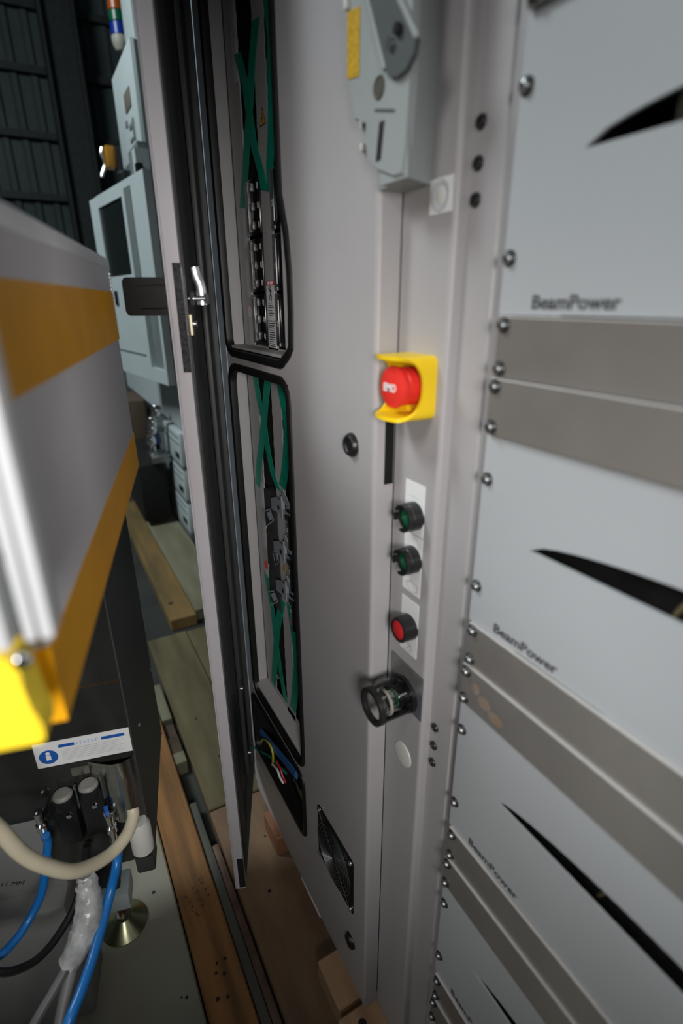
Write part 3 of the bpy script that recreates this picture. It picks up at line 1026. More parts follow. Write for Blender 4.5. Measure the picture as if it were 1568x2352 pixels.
tape([(0.743, 0.726), (0.734, 0.684), (0.721, 0.632), (0.721, 0.585), (0.737, 0.512), (0.748, 0.476)], 'green tape along the right slot below the brackets', X=0.3040)

# lock brackets on the right-hand breakers of the lower panelboard
def lock_bracket(zc, tilt, label):
    t = thing('lock_bracket', label, 'lock bracket', W(CX - 0.0045, 0.736, zc), 'folded metal lock brackets')
    MB().box((-0.003, -0.008, 0.0), (0.0005, 0.030, 0.006)).build('spine', ZINC, t)
    MB().prism([(-0.040, -0.004), (0.004, 0.002), (0.004, 0.022), (-0.020, 0.024), (-0.040, 0.016)], 0.006, 0.0075).build('folded_plate', ZINC, t)
    MB().cyl((-0.008, 0.010, 0.0074), (-0.008, 0.010, 0.0080), 0.0042, seg=16).build('plate_hole', VOID, t)
    MB().box((0.004, -0.008, 0.004), (0.030, 0.010, 0.0055)).build('side_tab', ZINC, t)
    MB().cyl((0.017, 0.001, 0.0054), (0.017, 0.001, 0.006), 0.0055, seg=16).build('tab_hole', VOID, t)
    MB().prism([(0.0, 0.026), (0.005, 0.044), (0.028, 0.026), (0.026, 0.018)], 0.003, 0.005).build('upper_wing', ZINC, t)
    fl = MB()
    for p, q in (((-0.034, 0.0), (-0.060, -0.014)), ((-0.060, -0.014), (-0.050, -0.036)), ((-0.050, -0.036), (-0.022, -0.016)), ((-0.022, -0.016), (-0.034, 0.0))):
        line(fl, p, q, 0.0018, 0.0085)
    fl.prism([(-0.034, -0.004), (-0.045, -0.010), (-0.036, -0.021), (-0.026, -0.015)], 0.0085, 0.0090)
    fl.build('hinged_flap', ZINC, t, M=Matrix.Rotation(tilt, 4, 'Y'))


lock_bracket(0.884, 0.15, 'bare metal lock bracket highest of three, under the green tape ends')
lock_bracket(0.806, -0.12, 'bare metal lock bracket in the middle, over a yellow triangle')
lock_bracket(0.732, 0.2, 'bare metal lock bracket lowest of three, above the lower tape')

# ------------------------------------------------------------------ lower bay: duct and loose wires
o = MB().tube([(0.2885, 0.902, 0.303), (0.2890, 0.80, 0.334), (0.2890, 0.708, 0.362)], 0.0095, 8, flat=0.35, sub=3).build('flat_cable', BLUEDUCT)
tag(o, 'blue flat cable slanting through the lowest opening', 'cable')
o = MB().box((0.292, 0.676, 0.292), (0.335, 0.735, 0.345), 0.003)
for k in range(3):
    o.cyl((0.2925, 0.69 + 0.016 * k, 0.335), (0.289, 0.69 + 0.016 * k, 0.335), 0.004, seg=8)
o = o.build('terminal_block', GLOSSB)
tag(o, 'black terminal block at the near end of the lowest opening', 'terminal block')
for pts, m, lab in (([(0.287, 0.905, 0.271), (0.284, 0.879, 0.305), (0.283, 0.844, 0.328), (0.283, 0.821, 0.326), (0.283, 0.818, 0.304), (0.285, 0.833, 0.272)], WYEL, 'yellow looped wire in the lowest opening'),
                    ([(0.2690, 0.925, 0.250), (0.2760, 0.905, 0.258), (0.280, 0.880, 0.268), (0.285, 0.845, 0.285), (0.288, 0.80, 0.298), (0.295, 0.775, 0.297)], WGRN, 'dark green wire hanging out of the lowest opening'),
                    ([(0.285, 0.832, 0.276), (0.284, 0.800, 0.290), (0.284, 0.786, 0.282), (0.287, 0.776, 0.274)], WHITE, 'white wire with a ferrule in the lowest opening'),
                    ([(0.288, 0.812, 0.300), (0.287, 0.790, 0.302), (0.287, 0.778, 0.292), (0.290, 0.770, 0.280)], WRED, 'red wire beside the white wire in the lowest opening')):
    o = MB().tube(pts, 0.0022, 8).build('loose_wire', m)
    tag(o, lab, 'wire', 'loose wires of the lowest opening')

# ------------------------------------------------------------------ cabinet door, standing ajar
d = Vector((0.400, 0.9165, 0)).normalized()
nout = Vector((-d.y, d.x, 0))
H0 = Vector((0.2795, 0.9360, 0.20)) + nout * 0.0
DM = frame(H0, -d, ZUP, nout)        # x from hinge to free edge, y up, z outwards
DL, DH, DT = 0.300, 1.90, 0.018
door = thing('cabinet_door', 'grey cabinet door standing ajar at left of the bay, seen almost edge on', 'door', DM)
dm = MB()
dm.box((0.004, 0, DT - 0.0015), (DL, DH, DT))
dm.build('outer_skin', DOORPAINT, door)
fr = MB()
# free-edge flange with a rounded outer corner
path = [(DL - 0.004, DT)] + [(DL - 0.004 + 0.004 * math.sin(a), DT - 0.004 + 0.004 * math.cos(a)) for a in [PI / 2 * k / 5 for k in range(1, 6)]] + [(DL, 0.0), (DL - 0.012, 0.0)]
lo = [fr.bm.verts.new((x, 0.0, z)) for x, z in path]
hi = [fr.bm.verts.new((x, DH, z)) for x, z in path]
for i in range(len(path) - 1):
    fr.bm.faces.new((lo[i], lo[i + 1], hi[i + 1], hi[i]))
fr.build('edge_flange', DOORPAINT, door)
MB().box((0.004, 0, 0), (DL - 0.0005, 0.0015, DT)).build('bottom_flange', DOORSHADE, door)  # dark colour stands for shade inside the door
MB().box((0.004, DH - 0.0015, 0), (DL - 0.0005, DH, DT)).build('top_flange', DOORPAINT, door)
MB().box((0.004, 0, 0), (0.0055, DH, DT)).box((0.0055, 0, 0), (0.02, DH, 0.0015)).build('hinge_flange', DOORSHADE, door)  # coloured dark for the shade at the hinge side
MB().box((0.006, 0.002, DT - 0.0045), (DL - 0.002, DH - 0.002, DT - 0.0016)).build('shade_sheet', DOORSHADE, door)  # added sheet, dark in place of the unlit inner face
MB().box((0.05, 0.04, 0.004), (0.085, DH - 0.04, DT - 0.005), 0.003).build('stiffener', DOORSHADE, door)
MB().box((0.20, 0.04, 0.004), (0.245, DH - 0.04, DT - 0.005), 0.003).build('stiffener', DOORSHADE, door)
MB().box((DL - 0.0002, 0.004, -0.0002), (DL + 0.0008, 0.078, 0.0105)).build('black_foot_pad', BLACK, door)
MB().box((DL - 0.0002, 0.921, -0.0002), (DL + 0.0009, 1.040, 0.0085)).build('foam_strip', FOAM, door)
lt = MB()
lt.box((DL - 0.060, 0.966, -0.0015), (DL - 0.014, 1.026, 0.003)).build('latch_body', BLACK, door)
MB().cyl((DL - 0.030, 1.003, -0.001), (DL - 0.030, 1.003, -0.024), 0.0035, seg=12).build('latch_spindle', STEEL, door)
MB().cyl((DL - 0.030, 1.003, -0.0205), (DL - 0.030, 1.003, -0.0245), 0.0065, seg=6).build('latch_nut', STEEL, door)
MB().cyl((DL - 0.030, 1.003, -0.003), (DL - 0.030, 1.003, -0.007), 0.0085, seg=6).build('latch_nut', STEEL, door)
MB().tube([(DL - 0.030, 0.996, -0.0165), (DL - 0.030, 1.010, -0.0165), (DL - 0.030, 1.020, -0.015), (DL - 0.030, 1.028, -0.012), (DL - 0.030, 1.037, -0.0105)], 0.0062, 8, flat=0.35).build('latch_cam', STEEL, door)
MB().box((DL - 0.030, 0.962, -0.0035), (DL - 0.020, 0.985, -0.001)).build('brass_stop', mat('pale_brass', (0.65, 0.58, 0.40), 0.4, metal=0.6), door)
MB().cyl((DL - 0.034, 0.9745, -0.001), (DL - 0.034, 0.9745, -0.007), 0.0045, seg=12).build('stop_screw', STEEL, door)
for z in (0.132, 0.321):
    MB().cyl((0.112 if z < 0.2 else 0.142, z, -0.001), (0.112 if z < 0.2 else 0.142, z, -0.006), 0.0035, seg=12).build('inner_bolt', STEEL, door)
# paddle handle swung out from the outer face
pl = MB()
pts = rrect(0, 0.984, 0.058, 1.0265, 0.0055)
pl.prism(pts, -0.004, 0.004)
bmesh.ops.bevel(pl.bm, geom=[e for e in pl.bm.edges if abs(e.verts[0].co.z - e.verts[1].co.z) < 1e-6], offset=0.001, segments=2, affect='EDGES')
PMx = Matrix(((0, 0, 1, DL - 0.034), (0, 1, 0, 0), (1, 0, 0, DT - 0.002), (0, 0, 0, 1)))
pad = pl.build('paddle_handle', BLACKM, door, M=PMx)
gv = MB()
gv.tube([(0.040, 0.9920, 0.0042), (0.012, 0.9925, 0.0042), (0.006, 0.9955, 0.0042), (0.0045, 1.002, 0.0042), (0.0045, 1.010, 0.0042), (0.006, 1.0155, 0.0042), (0.012, 1.0180, 0.0042), (0.040, 1.0180, 0.0042)], 0.0008, 6, sub=4)
gv.build('finger_groove', GLOSSB, pad)

# ------------------------------------------------------------------ next machine along the row
K = 1.55


def s3(x, y, z):      # measured at unit depth, pushed out to the machine's real distance
    return (x * K, y * K, 1.2 + z * K)


nb = thing('process_machine', 'white process machine standing beyond the cabinet, screen door facing the aisle', 'machine', Matrix.Identity(4))
MB().box((0.56, 2.45, 0.62), (1.6, 4.3, 1.66)).build('main_body', MACHW, nb)
MB().box((0.62, 2.50, 0.04), (1.6, 4.2, 0.62)).build('lower_body', MACHG, nb)
e = Vector((-0.128, 0.992, 0)).normalized()
pm = frame((0.345, 3.020, 0.885), -e, ZUP, Vector((-e.y, e.x, 0)))
panel = MB()
panel.box((0, 0, -0.03), (0.13, 0.747, 0), 0.004).box((0.13, 0, -0.03), (0.50, 0.42, 0), 0.0).box((0.13, 0.70, -0.03), (0.50, 0.747, 0), 0.0)
panel.box((0.50, 0.37, -0.03), (0.786, 0.747, 0), 0.0).box((0.50, 0, -0.03), (0.60, 0.37, 0)).box((0.60, 0, -0.03), (0.786, 0.055, 0)).box((0.76, 0.055, -0.03), (0.786, 0.37, 0))
so = panel.build('screen_door', MACHW, nb, smooth=False)
so.matrix_world = pm
for nm, lo, hi, m in (('dark_screen', (0.125, 0.415, -0.02), (0.505, 0.705, -0.008), SCREEN), ('grey_inset', (0.545, 0.40, 0.0), (0.625, 0.72, 0.003), MACHG),
                      ('lower_recess', (0.595, 0.05, -0.03), (0.765, 0.375, -0.02), MACHG), ('latch', (0.21, 0.30, 0.0), (0.25, 0.36, 0.006), SCREEN), ('ledge', (0.0, 0.10, 0.0), (0.55, 0.105, 0.004), MACHG)):
    q = MB().box(lo, hi).build(nm, m, so)
MB().box((0.47, 2.40, 0.93), (0.56, 2.60, 1.75)).build('edge_post', MACHG, nb)
MB().box((0.45, 2.36, 1.15), (0.50, 2.42, 1.72)).build('edge_post', MACHW, nb)
for z in (1.62, 1.45, 1.32, 1.2):
    MB().box((0.445, 2.34, z), (0.47, 2.37, z + 0.05), 0.004).build('edge_catch', SCREEN, nb)

en = thing('control_enclosure', 'pale wall enclosure with sloped ends above the white screen door', 'enclosure', Matrix.Identity(4))
MB().box((0.545, 2.69, 1.80), (0.85, 3.19, 2.165), 0.006).build('housing', MACHW, en)
MB().box((0.56, 2.683, 1.81), (0.84, 2.69, 2.155)).build('side_cover', MACHG, en)
for (y0, y1, z0, z1, m) in ((2.80, 2.93, 1.965, 2.035, mat('brown_patch', (0.17, 0.15, 0.12), 0.6)), (2.93, 2.97, 1.92, 1.945, MACHG), (2.79, 2.82, 1.845, 1.925, MACHG), (2.82, 2.89, 1.895, 1.915, MACHG), (2.84, 2.90, 1.85, 1.865, MACHG)):
    MB().box((0.540, y0, z0), (0.545, y1, z1), 0.003).build('fitting_mark', m, en)
MB().cyl((0.60, 2.682, 1.85), (0.60, 2.676, 1.85), 0.02, seg=16).build('cable_gland', SCREEN, en)
o = MB().box((0.60, 2.85, 2.165), (0.72, 3.05, 3.3), 0.004).build('upright_duct', MACHW, en)

o = thing('valve_box', 'small orange and black valve box hung at the far side of the enclosure', 'valve box', Matrix.Identity(4))
MB().box((0.478, 3.22, 1.815), (0.520, 3.30, 1.905), 0.003).build('orange_front', mat('orange_box', (0.42, 0.19, 0.012), 0.45), o)
MB().box((0.520, 3.19, 1.80), (0.548, 3.28, 1.90), 0.003).build('black_back', BLACK, o)
MB().tube([(0.470, 3.26, 1.90), (0.462, 3.26, 1.87), (0.472, 3.26, 1.83), (0.455, 3.26, 1.79), (0.45, 3.26, 1.775)], 0.008, 8).build('pipe_stub', STEEL, o)

tw = thing('signal_tower', 'striped signal tower light hanging above the enclosure, cream base downwards', 'signal light', Matrix.Identity(4))
tx, ty = 0.800, 4.2
for nm, z0, z1, m in (('blue_lens', 2.690, 2.752, TBLUE), ('green_lens', 2.754, 2.806, TGREEN), ('orange_lens', 2.808, 2.872, ORANGE), ('red_lens', 2.874, 2.94, TRED)):
    MB().lathe([(0, z0), (0.047, z0), (0.050, z0 + 0.003), (0.050, z1 - 0.003), (0.047, z1), (0, z1)], 28, M=T3(tx, ty, 0)).build(nm, m, tw)
MB().lathe([(0, 2.615), (0.03, 2.62), (0.044, 2.64), (0.050, 2.665), (0.050, 2.689), (0, 2.689)], 28, M=T3(tx, ty, 0)).build('cream_base', TOWERW, tw)
MB().box((tx - 0.01, ty - 0.01, 2.94), (tx + 0.01, ty + 0.01, 5.0)).build('drop_pole', GIRTM, tw)

# lower clutter: module stack, chrome fittings, dark crate, grey cabinet
MG = 'white drawer modules stacked at floor level'
for k, (z0, z1) in enumerate(((0.07, 0.235), (0.25, 0.415), (0.43, 0.60))):
    t = thing('drawer_module', 'white slotted drawer module, %s of the stack beyond the door edge' % ('bottom', 'middle', 'top')[k], 'drawer', Matrix.Identity(4), MG)
    MB().box((0.540, 2.62, z0), (0.618, 3.05 - 0.03 * k, z1), 0.006).build('front', MACHW, t)
    MB().box((0.536, 2.66, z0 + 0.03), (0.541, 2.74, z0 + 0.06), 0.002).build('handle', SCREEN, t)
    for q in range(2):
        MB().box((0.538, 2.64, z1 - 0.03 - 0.035 * q), (0.541, 3.0, z1 - 0.022 - 0.035 * q)).build('slot', MACHG, t)
MB().box((0.54, 2.62, 0.235), (0.618, 3.02, 0.25)).build('shelf', MACHG, nb)
MB().box((0.54, 2.62, 0.415), (0.618, 3.00, 0.43)).build('shelf', MACHG, nb)
MB().box((0.54, 2.62, 0.0), (0.618, 3.02, 0.07)).build('plinth', MACHG, nb)
t = thing('pipe_manifold', 'chrome pipe manifold with valves behind the door edge', 'pipe fitting', Matrix.Identity(4))
MB().tube([(0.455, 2.9, 0.45), (0.457, 2.9, 0.55), (0.470, 2.88, 0.62), (0.485, 2.86, 0.70)], 0.017, 10).build('riser', CHROME, t)
for (x, y, z) in ((0.452, 2.89, 0.52), (0.462, 2.88, 0.585), (0.468, 2.88, 0.615), (0.49, 2.86, 0.68)):
    MB().lathe([(0, 0.03), (0.018, 0.028), (0.028, 0.012), (0.028, -0.012), (0.018, -0.028), (0, -0.03)], 14, M=T3(x, y, z)).build('valve_body', CHROME, t)
MB().cyl((0.44, 2.9, 0.585), (0.53, 2.92, 0.565), 0.012, seg=10).build('cross_pipe', SCREWM, t)
MB().box((0.47, 2.88, 0.50), (0.50, 2.93, 0.55), 0.004).build('blue_solenoid', mat('navy_solenoid', (0.03, 0.06, 0.20), 0.4), t)
MB().box((0.43, 2.84, 0.405), (0.53, 2.96, 0.45), 0.005).build('manifold_block', SCREWM, t)
t = MB().box((0.36, 2.86, 0.08), (0.50, 3.5, 0.40), 0.01).build('dark_crate', VOID)
tag(t, 'black crate on the planks under the chrome manifold', 'crate')
t = thing('grey_cabinet', 'low grey cabinet far behind the chrome manifold', 'cabinet', Matrix.Identity(4))
MB().box((0.44, 4.4, 0.0), (1.4, 5.0, 0.98)).build('body', mat('far_grey', (0.11, 0.125, 0.115), 0.6), t)
MB().box((0.60, 4.392, 0.1), (0.61, 4.4, 0.95)).build('door_gap', GIRTM, t)
t = MB().box((0.40, 3.6, 0.0), (0.56, 4.0, 0.62), 0.01).build('cardboard_box', mat('brown_carton', (0.10, 0.07, 0.045), 0.8))
tag(t, 'dull brown carton standing beyond the black crate', 'box')

# ------------------------------------------------------------------ floor timber


def plank(name, lo, hi, m, label, cat='plank', group='floor planks between the machines', nails=()):
    t = MB().box(lo, hi, 0.003, seg=1).build(name, m)
    tag(t, label, cat, group)
    for (x, y, r) in nails:
        MB().lathe([(0, 0.0004), (r, 0.0)], 12, M=T3(x, y, hi[2])).build('nail_mark', INK, t)
    return t


plank('wood_plank', (0.270, 1.87, 0.0), (0.372, 3.35, 0.05), PLANKO, 'ochre far plank ending at the dark gap, beside a paler plank', nails=[(0.30, 2.0, 0.01)])
plank('wood_plank', (0.374, 1.90, 0.0), (0.535, 3.35, 0.05), PLANKF, 'pale wide plank reaching under the white drawer modules')
plank('wood_plank', (0.168, 0.98, 0.0), (0.306, 1.775, 0.05), PLANKG, 'weathered olive plank left of the grey door, past the dark gap', nails=[(0.24, 1.13, 0.005), (0.22, 1.3, 0.004)])
plank('wood_plank', (0.308, 0.98, 0.0), (0.46, 1.77, 0.05), PLANKG, 'weathered plank hidden mostly behind the door edge')
plank('wood_plank', (0.053, 0.25, 0.0), (0.128, 1.45, 0.05), WARM, 'warm orange plank with faded stamps and nail holes', nails=[(0.105, 0.655, 0.0035), (0.090, 0.655, 0.003), (0.097, 0.632, 0.0035), (0.084, 0.640, 0.003), (0.075, 0.60, 0.004), (0.092, 0.595, 0.0035)])
st = [o for o in bpy.data.objects if o.get('label', '').startswith('warm orange')][0]
b = MB()
rs = random.Random(3)
for row in range(3):
    for k in range(4):
        cx, cy = 0.068 + row * 0.017 + 0.003 * k, 0.80 - 0.014 * k + 0.012 * row
        for q in range(4):
            ang = rs.choice((0, PI / 2, 0.6))
            x0, y0 = cx + rs.uniform(-0.004, 0.004), cy + rs.uniform(-0.004, 0.004)
            line(b, (x0, y0), (x0 + 0.006 * math.cos(ang), y0 + 0.006 * math.sin(ang)), 0.0013, 0.0501)
b.build('faded_stamp', mat('stamp_ink', (0.085, 0.055, 0.025), 0.8), st)
plank('plywood_board', (0.168, 0.10, 0.0), (0.46, 0.975, 0.05), PLY, 'brown plywood board under the front of the cabinet', 'board', None, nails=[(0.225, 0.73, 0.004), (0.262, 0.85, 0.003)])
plank('plywood_sheet', (-0.9, 0.05, 0.0), (0.050, 1.35, 0.03), SHEETL, 'pale greenish plywood sheet under the left machine foot', 'board', None, nails=[(0.012, 0.86, 0.004), (0.028, 0.64, 0.003), (0.02, 0.645, 0.002)])
# things lying in the slot between the boards
GS = 'offcuts in the slot between the floor boards'
for (y0, y1, zt, m, lab) in ((1.165, 1.205, 0.045, PLANKF, 'pale short offcut just past the black gap in the floor slot'),
                             (1.206, 1.275, 0.040, BROWNB, 'dark brown offcut between two pale offcuts in the floor slot'),
                             (1.276, 1.34, 0.030, BROWNB, 'darkest offcut farther along the floor slot'),
                             (1.345, 1.52, 0.045, PLANKF, 'pale grey offcut beside the dark machine panel')):
    o = MB().box((0.131, y0, 0.0), (0.160, y1, zt), 0.002, seg=1).build('wood_offcut', m)
    tag(o, lab, 'offcut', GS)
ch = thing('steel_channel', 'grey steel channel lying in the slot beside the orange plank', 'channel', Matrix.Identity(4))
MB().box((0.130, 0.25, 0.0), (0.148, 1.03, 0.040), 0.003).build('grey_web', mat('dull_channel', (0.10, 0.10, 0.085), 0.5, var=0.1), ch)
MB().box((0.148, 0.25, 0.0), (0.1655, 0.90, 0.036), 0.006).build('brown_lip', mat('rusty_lip', (0.17, 0.11, 0.08), 0.6, col2=(0.10, 0.06, 0.045), scale=25), ch)
# blocks carrying the cabinet
for (lo, hi, lab, m) in (((0.243, 0.458, 0.05), (0.40, 0.541, 0.105), 'fresh pine block under the near corner of the cabinet', BLOCKW),
                         ((0.236, 0.300, 0.05), (0.40, 0.449, 0.105), 'pine block with a drilled hole at the photo bottom', BLOCKW),
                         ((0.268, 0.79, 0.05), (0.40, 0.868, 0.105), 'reddish pine block under the far end of the cabinet', mat('reddish_pine', (0.30, 0.14, 0.07), 0.7, col2=(0.20, 0.09, 0.05), scale=12))):
    o = MB().box(lo, hi, 0.003, seg=1).build('timber_block', m)
    tag(o, lab, 'timber block', 'timber blocks under the cabinet')
    if 'drilled' in lab:
        MB().lathe([(0, 0.0003), (0.004, 0.0003), (0.006, 0.0008), (0.007, 0)], 18, M=T3(0.268, 0.425, 0.105)).build('drilled_hole', VOID, o)
o = MB().box((0.281, 0.605, 0.096), (0.288, 0.69, 0.105), 0.001).build('white_runner', OFFW)
tag(o, 'thin white plastic runner under the cabinet edge', 'runner')

# ------------------------------------------------------------------ machine on the left
MC = Vector((0.021, 0.65, 0))        # plan corner of the machine body
ML = frame(MC, B, ZUP, -A)            # x right, y up, z towards the viewer
mc = thing('left_machine', 'dark machine body on the left with mirror front and riveted side panel', 'machine', ML)
MB().box((-0.55, 0.52, -0.268), (-0.002, 0.985, 0.0)).box((-0.138, 0.395, -0.268), (-0.002, 0.5201, 0.0)).build('mirror_front', DKMIRROR, mc)
MB().box((-0.002, 0.393, -0.270), (0.0, 0.985, 0.0005)).build('side_panel', DKPANEL, mc)
MB().box((-0.55, 0.73, 0.0), (-0.004, 0.732, 0.0008)).build('panel_seam', BRASS, mc)
MB().box((-0.085, 0.585, 0.0), (-0.003, 0.60, 0.001)).build('base_lip', STAINL, mc)
for (z, y) in ((-0.255, 0.555), (-0.06, 0.60), (-0.258, 0.40)):
    MB().lathe([(0, 0.0025), (0.003, 0.002), (0.0042, 0)], 14, M=T3(0.0, y, z) @ Matrix.Rotation(PI / 2, 4, 'Y')).build('rivet', STEEL, mc)
#  curved stainless bracket below the sticker
sb = MB()
prof = [(-0.062, 0.001), (-0.045, 0.010), (-0.030, 0.016), (-0.016, 0.016), (-0.006, 0.010), (-0.0005, 0.0005)]
lo = [sb.bm.verts.new((x, 0.495, z)) for x, z in prof]
hi = [sb.bm.verts.new((x, 0.606, z)) for x, z in prof]
for i in range(len(prof) - 1):
    sb.bm.faces.new((lo[i], lo[i + 1], hi[i + 1], hi[i]))
sb.build('stainless_cover', STAINL, mc)
MB().lathe([(0, 0), (0.016, 0.001), (0.016, 0.05), (0.012, 0.058), (0, 0.058)], 24, M=T3(-0.012, 0.425, 0.008) @ Matrix.Rotation(-PI / 2, 4, 'X')).build('white_fitting', OFFW, mc)
MB().box((-0.03, 0.36, -0.04), (-0.002, 0.43, 0.0), 0.004).build('corner_bracket', DKPANEL, mc)
MB().box((-0.06, 0.498, 0.016), (-0.045, 0.535, 0.018), 0.0005).build('blue_marker', BLUEINK, mc)
#  lower beam with foot
MB().box((-0.10, 0.318, -0.26), (-0.02, 0.394, -0.12)).build('lower_frame', DKPANEL, mc)

stk = thing('notice_sticker', 'white notice sticker with blue header bars and a blue mandatory symbol', 'sticker', ML @ T3(-0.0625, 0.6315, 0.0012))
MB().box((-0.0605, -0.0208, 0), (0.0605, 0.0208, 0.0006)).build('backing', WHITE, stk)
MB().box((-0.030, 0.0085, 0.0006), (-0.010, 0.0135, 0.0008)).build('header_bar', BLUEINK, stk)
MB().box((0.024, 0.0085, 0.0006), (0.054, 0.0135, 0.0008)).build('header_bar', BLUEINK, stk)
b = MB()
for k in range(6):
    x0 = -0.007 + 0.0048 * k
    line(b, (x0, 0.0085), (x0, 0.0135), 0.0010, 0.0006)
    line(b, (x0, 0.0130 if k % 2 else 0.0110), (x0 + 0.0032, 0.0130 if k % 2 else 0.0110), 0.0008, 0.0006)
b.build('header_writing', BLUEPALE, stk)
MB().lathe([(0, 0.0008), (0.0118, 0.0006)], 30, M=T3(-0.0445, -0.004, 0)).build('blue_disc', BLUEINK, stk)
MB().box((-0.0475, -0.009, 0.0008), (-0.0415, -0.001, 0.0010)).lathe([(0, 0.001), (0.0028, 0.0009)], 12, M=T3(-0.0445, 0.0022, 0)).build('white_figure', WHITE, stk)
b = MB()
for k in range(7):
    b.box((-0.028, 0.0035 - 0.0029 * k, 0.0006), (0.052 - 0.004 * (k % 3), 0.0041 - 0.0029 * k, 0.0008))
b.build('printed_lines', GREYINK, stk)

RG = 'black pressure regulators under the notice sticker'
for k, (x, y, lab) in enumerate(((-0.098, 0.565, 'black regulator with grey knob, left of the pair under the sticker'), (-0.064, 0.573, 'black regulator with grey knob, right of the pair under the sticker'))):
    t = thing('pressure_regulator', lab, 'regulator', ML @ T3(x, y, 0.0), RG)
    MB().box((-0.014, -0.085, 0.0), (0.014, -0.012, 0.020), 0.003).build('body', BLACK, t)
    MB().lathe([(0.013, -0.016), (0.013, 0.002), (0.0115, 0.005)], 24, M=T3(0, 0, 0.014) @ Matrix.Rotation(-PI / 2, 4, 'X')).build('knob_skirt', BLACK, t)
    MB().lathe([(0, 0.008), (0.010, 0.0078), (0.0128, 0.005), (0.0128, 0.001), (0, 0.001)], 24, M=T3(0, 0, 0.014) @ Matrix.Rotation(-PI / 2, 4, 'X')).build('knob', mat('grey_knob', (0.24, 0.24, 0.22), 0.45), t)
    MB().cyl((0.0155, -0.03, 0.010), (0.0155, 0.012, 0.010), 0.0022, seg=10).build('tie_rod', STEEL, t)
    MB().lathe([(0, 0.004), (0.0035, 0.0035), (0.0045, 0)], 14, M=T3(0.004, -0.028, 0.020)).build('port_plug', CHROME, t)

FG = 'chrome push-in fittings on the machine front'
for (x, y, lab) in ((-0.131, 0.53, 'chrome hose fitting above the left blue tube'), (-0.046, 0.497, 'chrome hose fitting above the right blue tube')):
    t = thing('hose_fitting', lab, 'fitting', ML @ T3(x, y, 0.018), FG)
    MB().lathe([(0, -0.03), (0.0055, -0.03), (0.0055, -0.012), (0.0075, -0.010), (0.0075, 0.0), (0.005, 0.002), (0.0060, 0.014), (0.0065, 0.022), (0, 0.024)], 18, M=Matrix.Rotation(-PI / 2, 4, 'X')).build('body', CHROME, t)
    MB().box((-0.006, 0.006, -0.020), (0.006, 0.018, 0.0)).build('stem', SCREWM, t)

for name, cat, lab, pts, r, m in (
    ('cream_hose', 'hose', 'thick cream hose sagging across the left machine front',
     [(-0.257, 0.720, 0.865), (-0.240, 0.660, 0.870), (-0.190, 0.540, 0.820), (-0.145, 0.500, 0.765), (-0.127, 0.497, 0.733), (-0.119, 0.504, 0.703), (-0.11, 0.513, 0.653), (-0.094, 0.522, 0.61), (-0.07, 0.537, 0.566), (-0.037, 0.566, 0.533), (-0.011, 0.587, 0.53), (0.0015, 0.604, 0.538), (0.0035, 0.612, 0.545)], 0.0082, CREAM),
    ('blue_tube', 'tube', 'blue air tube running down to the left edge of the photo',
     [(-0.108, 0.652, 0.518), (-0.108, 0.653, 0.503), (-0.116, 0.645, 0.475), (-0.128, 0.635, 0.439), (-0.147, 0.623, 0.416), (-0.168, 0.606, 0.408), (-0.192, 0.595, 0.41), (-0.250, 0.620, 0.395), (-0.290, 0.700, 0.300), (-0.300, 0.750, 0.270)], 0.0056, BLUE),
    ('blue_tube', 'tube', 'thicker blue air tube dropping past the wrapped bundle to the photo bottom',
     [(-0.024, 0.612, 0.490), (-0.030, 0.592, 0.480), (-0.042, 0.582, 0.454), (-0.057, 0.558, 0.437), (-0.076, 0.525, 0.423), (-0.093, 0.496, 0.418), (-0.108, 0.476, 0.411), (-0.12, 0.464, 0.390), (-0.135, 0.450, 0.300), (-0.145, 0.455, 0.150), (-0.160, 0.520, 0.042), (-0.20, 0.60, 0.0375)], 0.0064, BLUE),
    ('black_cable', 'cable', 'black cable looping below the cream hose',
     [(-0.298, 0.728, 0.540), (-0.285, 0.680, 0.500), (-0.240, 0.600, 0.470), (-0.186, 0.565, 0.431), (-0.157, 0.572, 0.401), (-0.131, 0.589, 0.389), (-0.101, 0.614, 0.397), (-0.083, 0.635, 0.414), (-0.072, 0.645, 0.441), (-0.064, 0.652, 0.47)], 0.0052, BLACK),
    ('grey_cable', 'cable', 'grey cable leaving the wrapped bundle towards lower left',
     [(-0.105, 0.545, 0.406), (-0.127, 0.528, 0.394), (-0.152, 0.51, 0.379), (-0.18, 0.49, 0.345), (-0.215, 0.480, 0.200), (-0.230, 0.520, 0.045), (-0.26, 0.60, 0.037)], 0.0060, CABLEG),
    ('grey_cable', 'cable', 'pale grey cable leaving the wrapped bundle straight downwards',
     [(-0.100, 0.549, 0.402), (-0.116, 0.526, 0.377), (-0.132, 0.497, 0.346), (-0.142, 0.478, 0.31), (-0.165, 0.465, 0.150), (-0.185, 0.530, 0.046), (-0.225, 0.60, 0.0385)], 0.0075, BOXG)):
    o = MB().tube(pts, r, 14).build(name, m)
    tag(o, lab, cat)
o = MB().tube([(-0.069, 0.598, 0.480), (-0.069, 0.591, 0.467), (-0.072, 0.571, 0.448), (-0.084, 0.556, 0.427), (-0.106, 0.544, 0.404)], 0.016, 14, radii=[0.010, 0.014, 0.017, 0.018, 0.013])
for v in o.bm.verts:
    v.co += Vector((random.uniform(-1, 1), random.uniform(-1, 1), random.uniform(-1, 1))) * 0.0016
o = o.build('wrapped_bundle', WRAP)
tag(o, 'bundle of cables in crumpled clear wrap beside the blue tube', 'cable bundle')

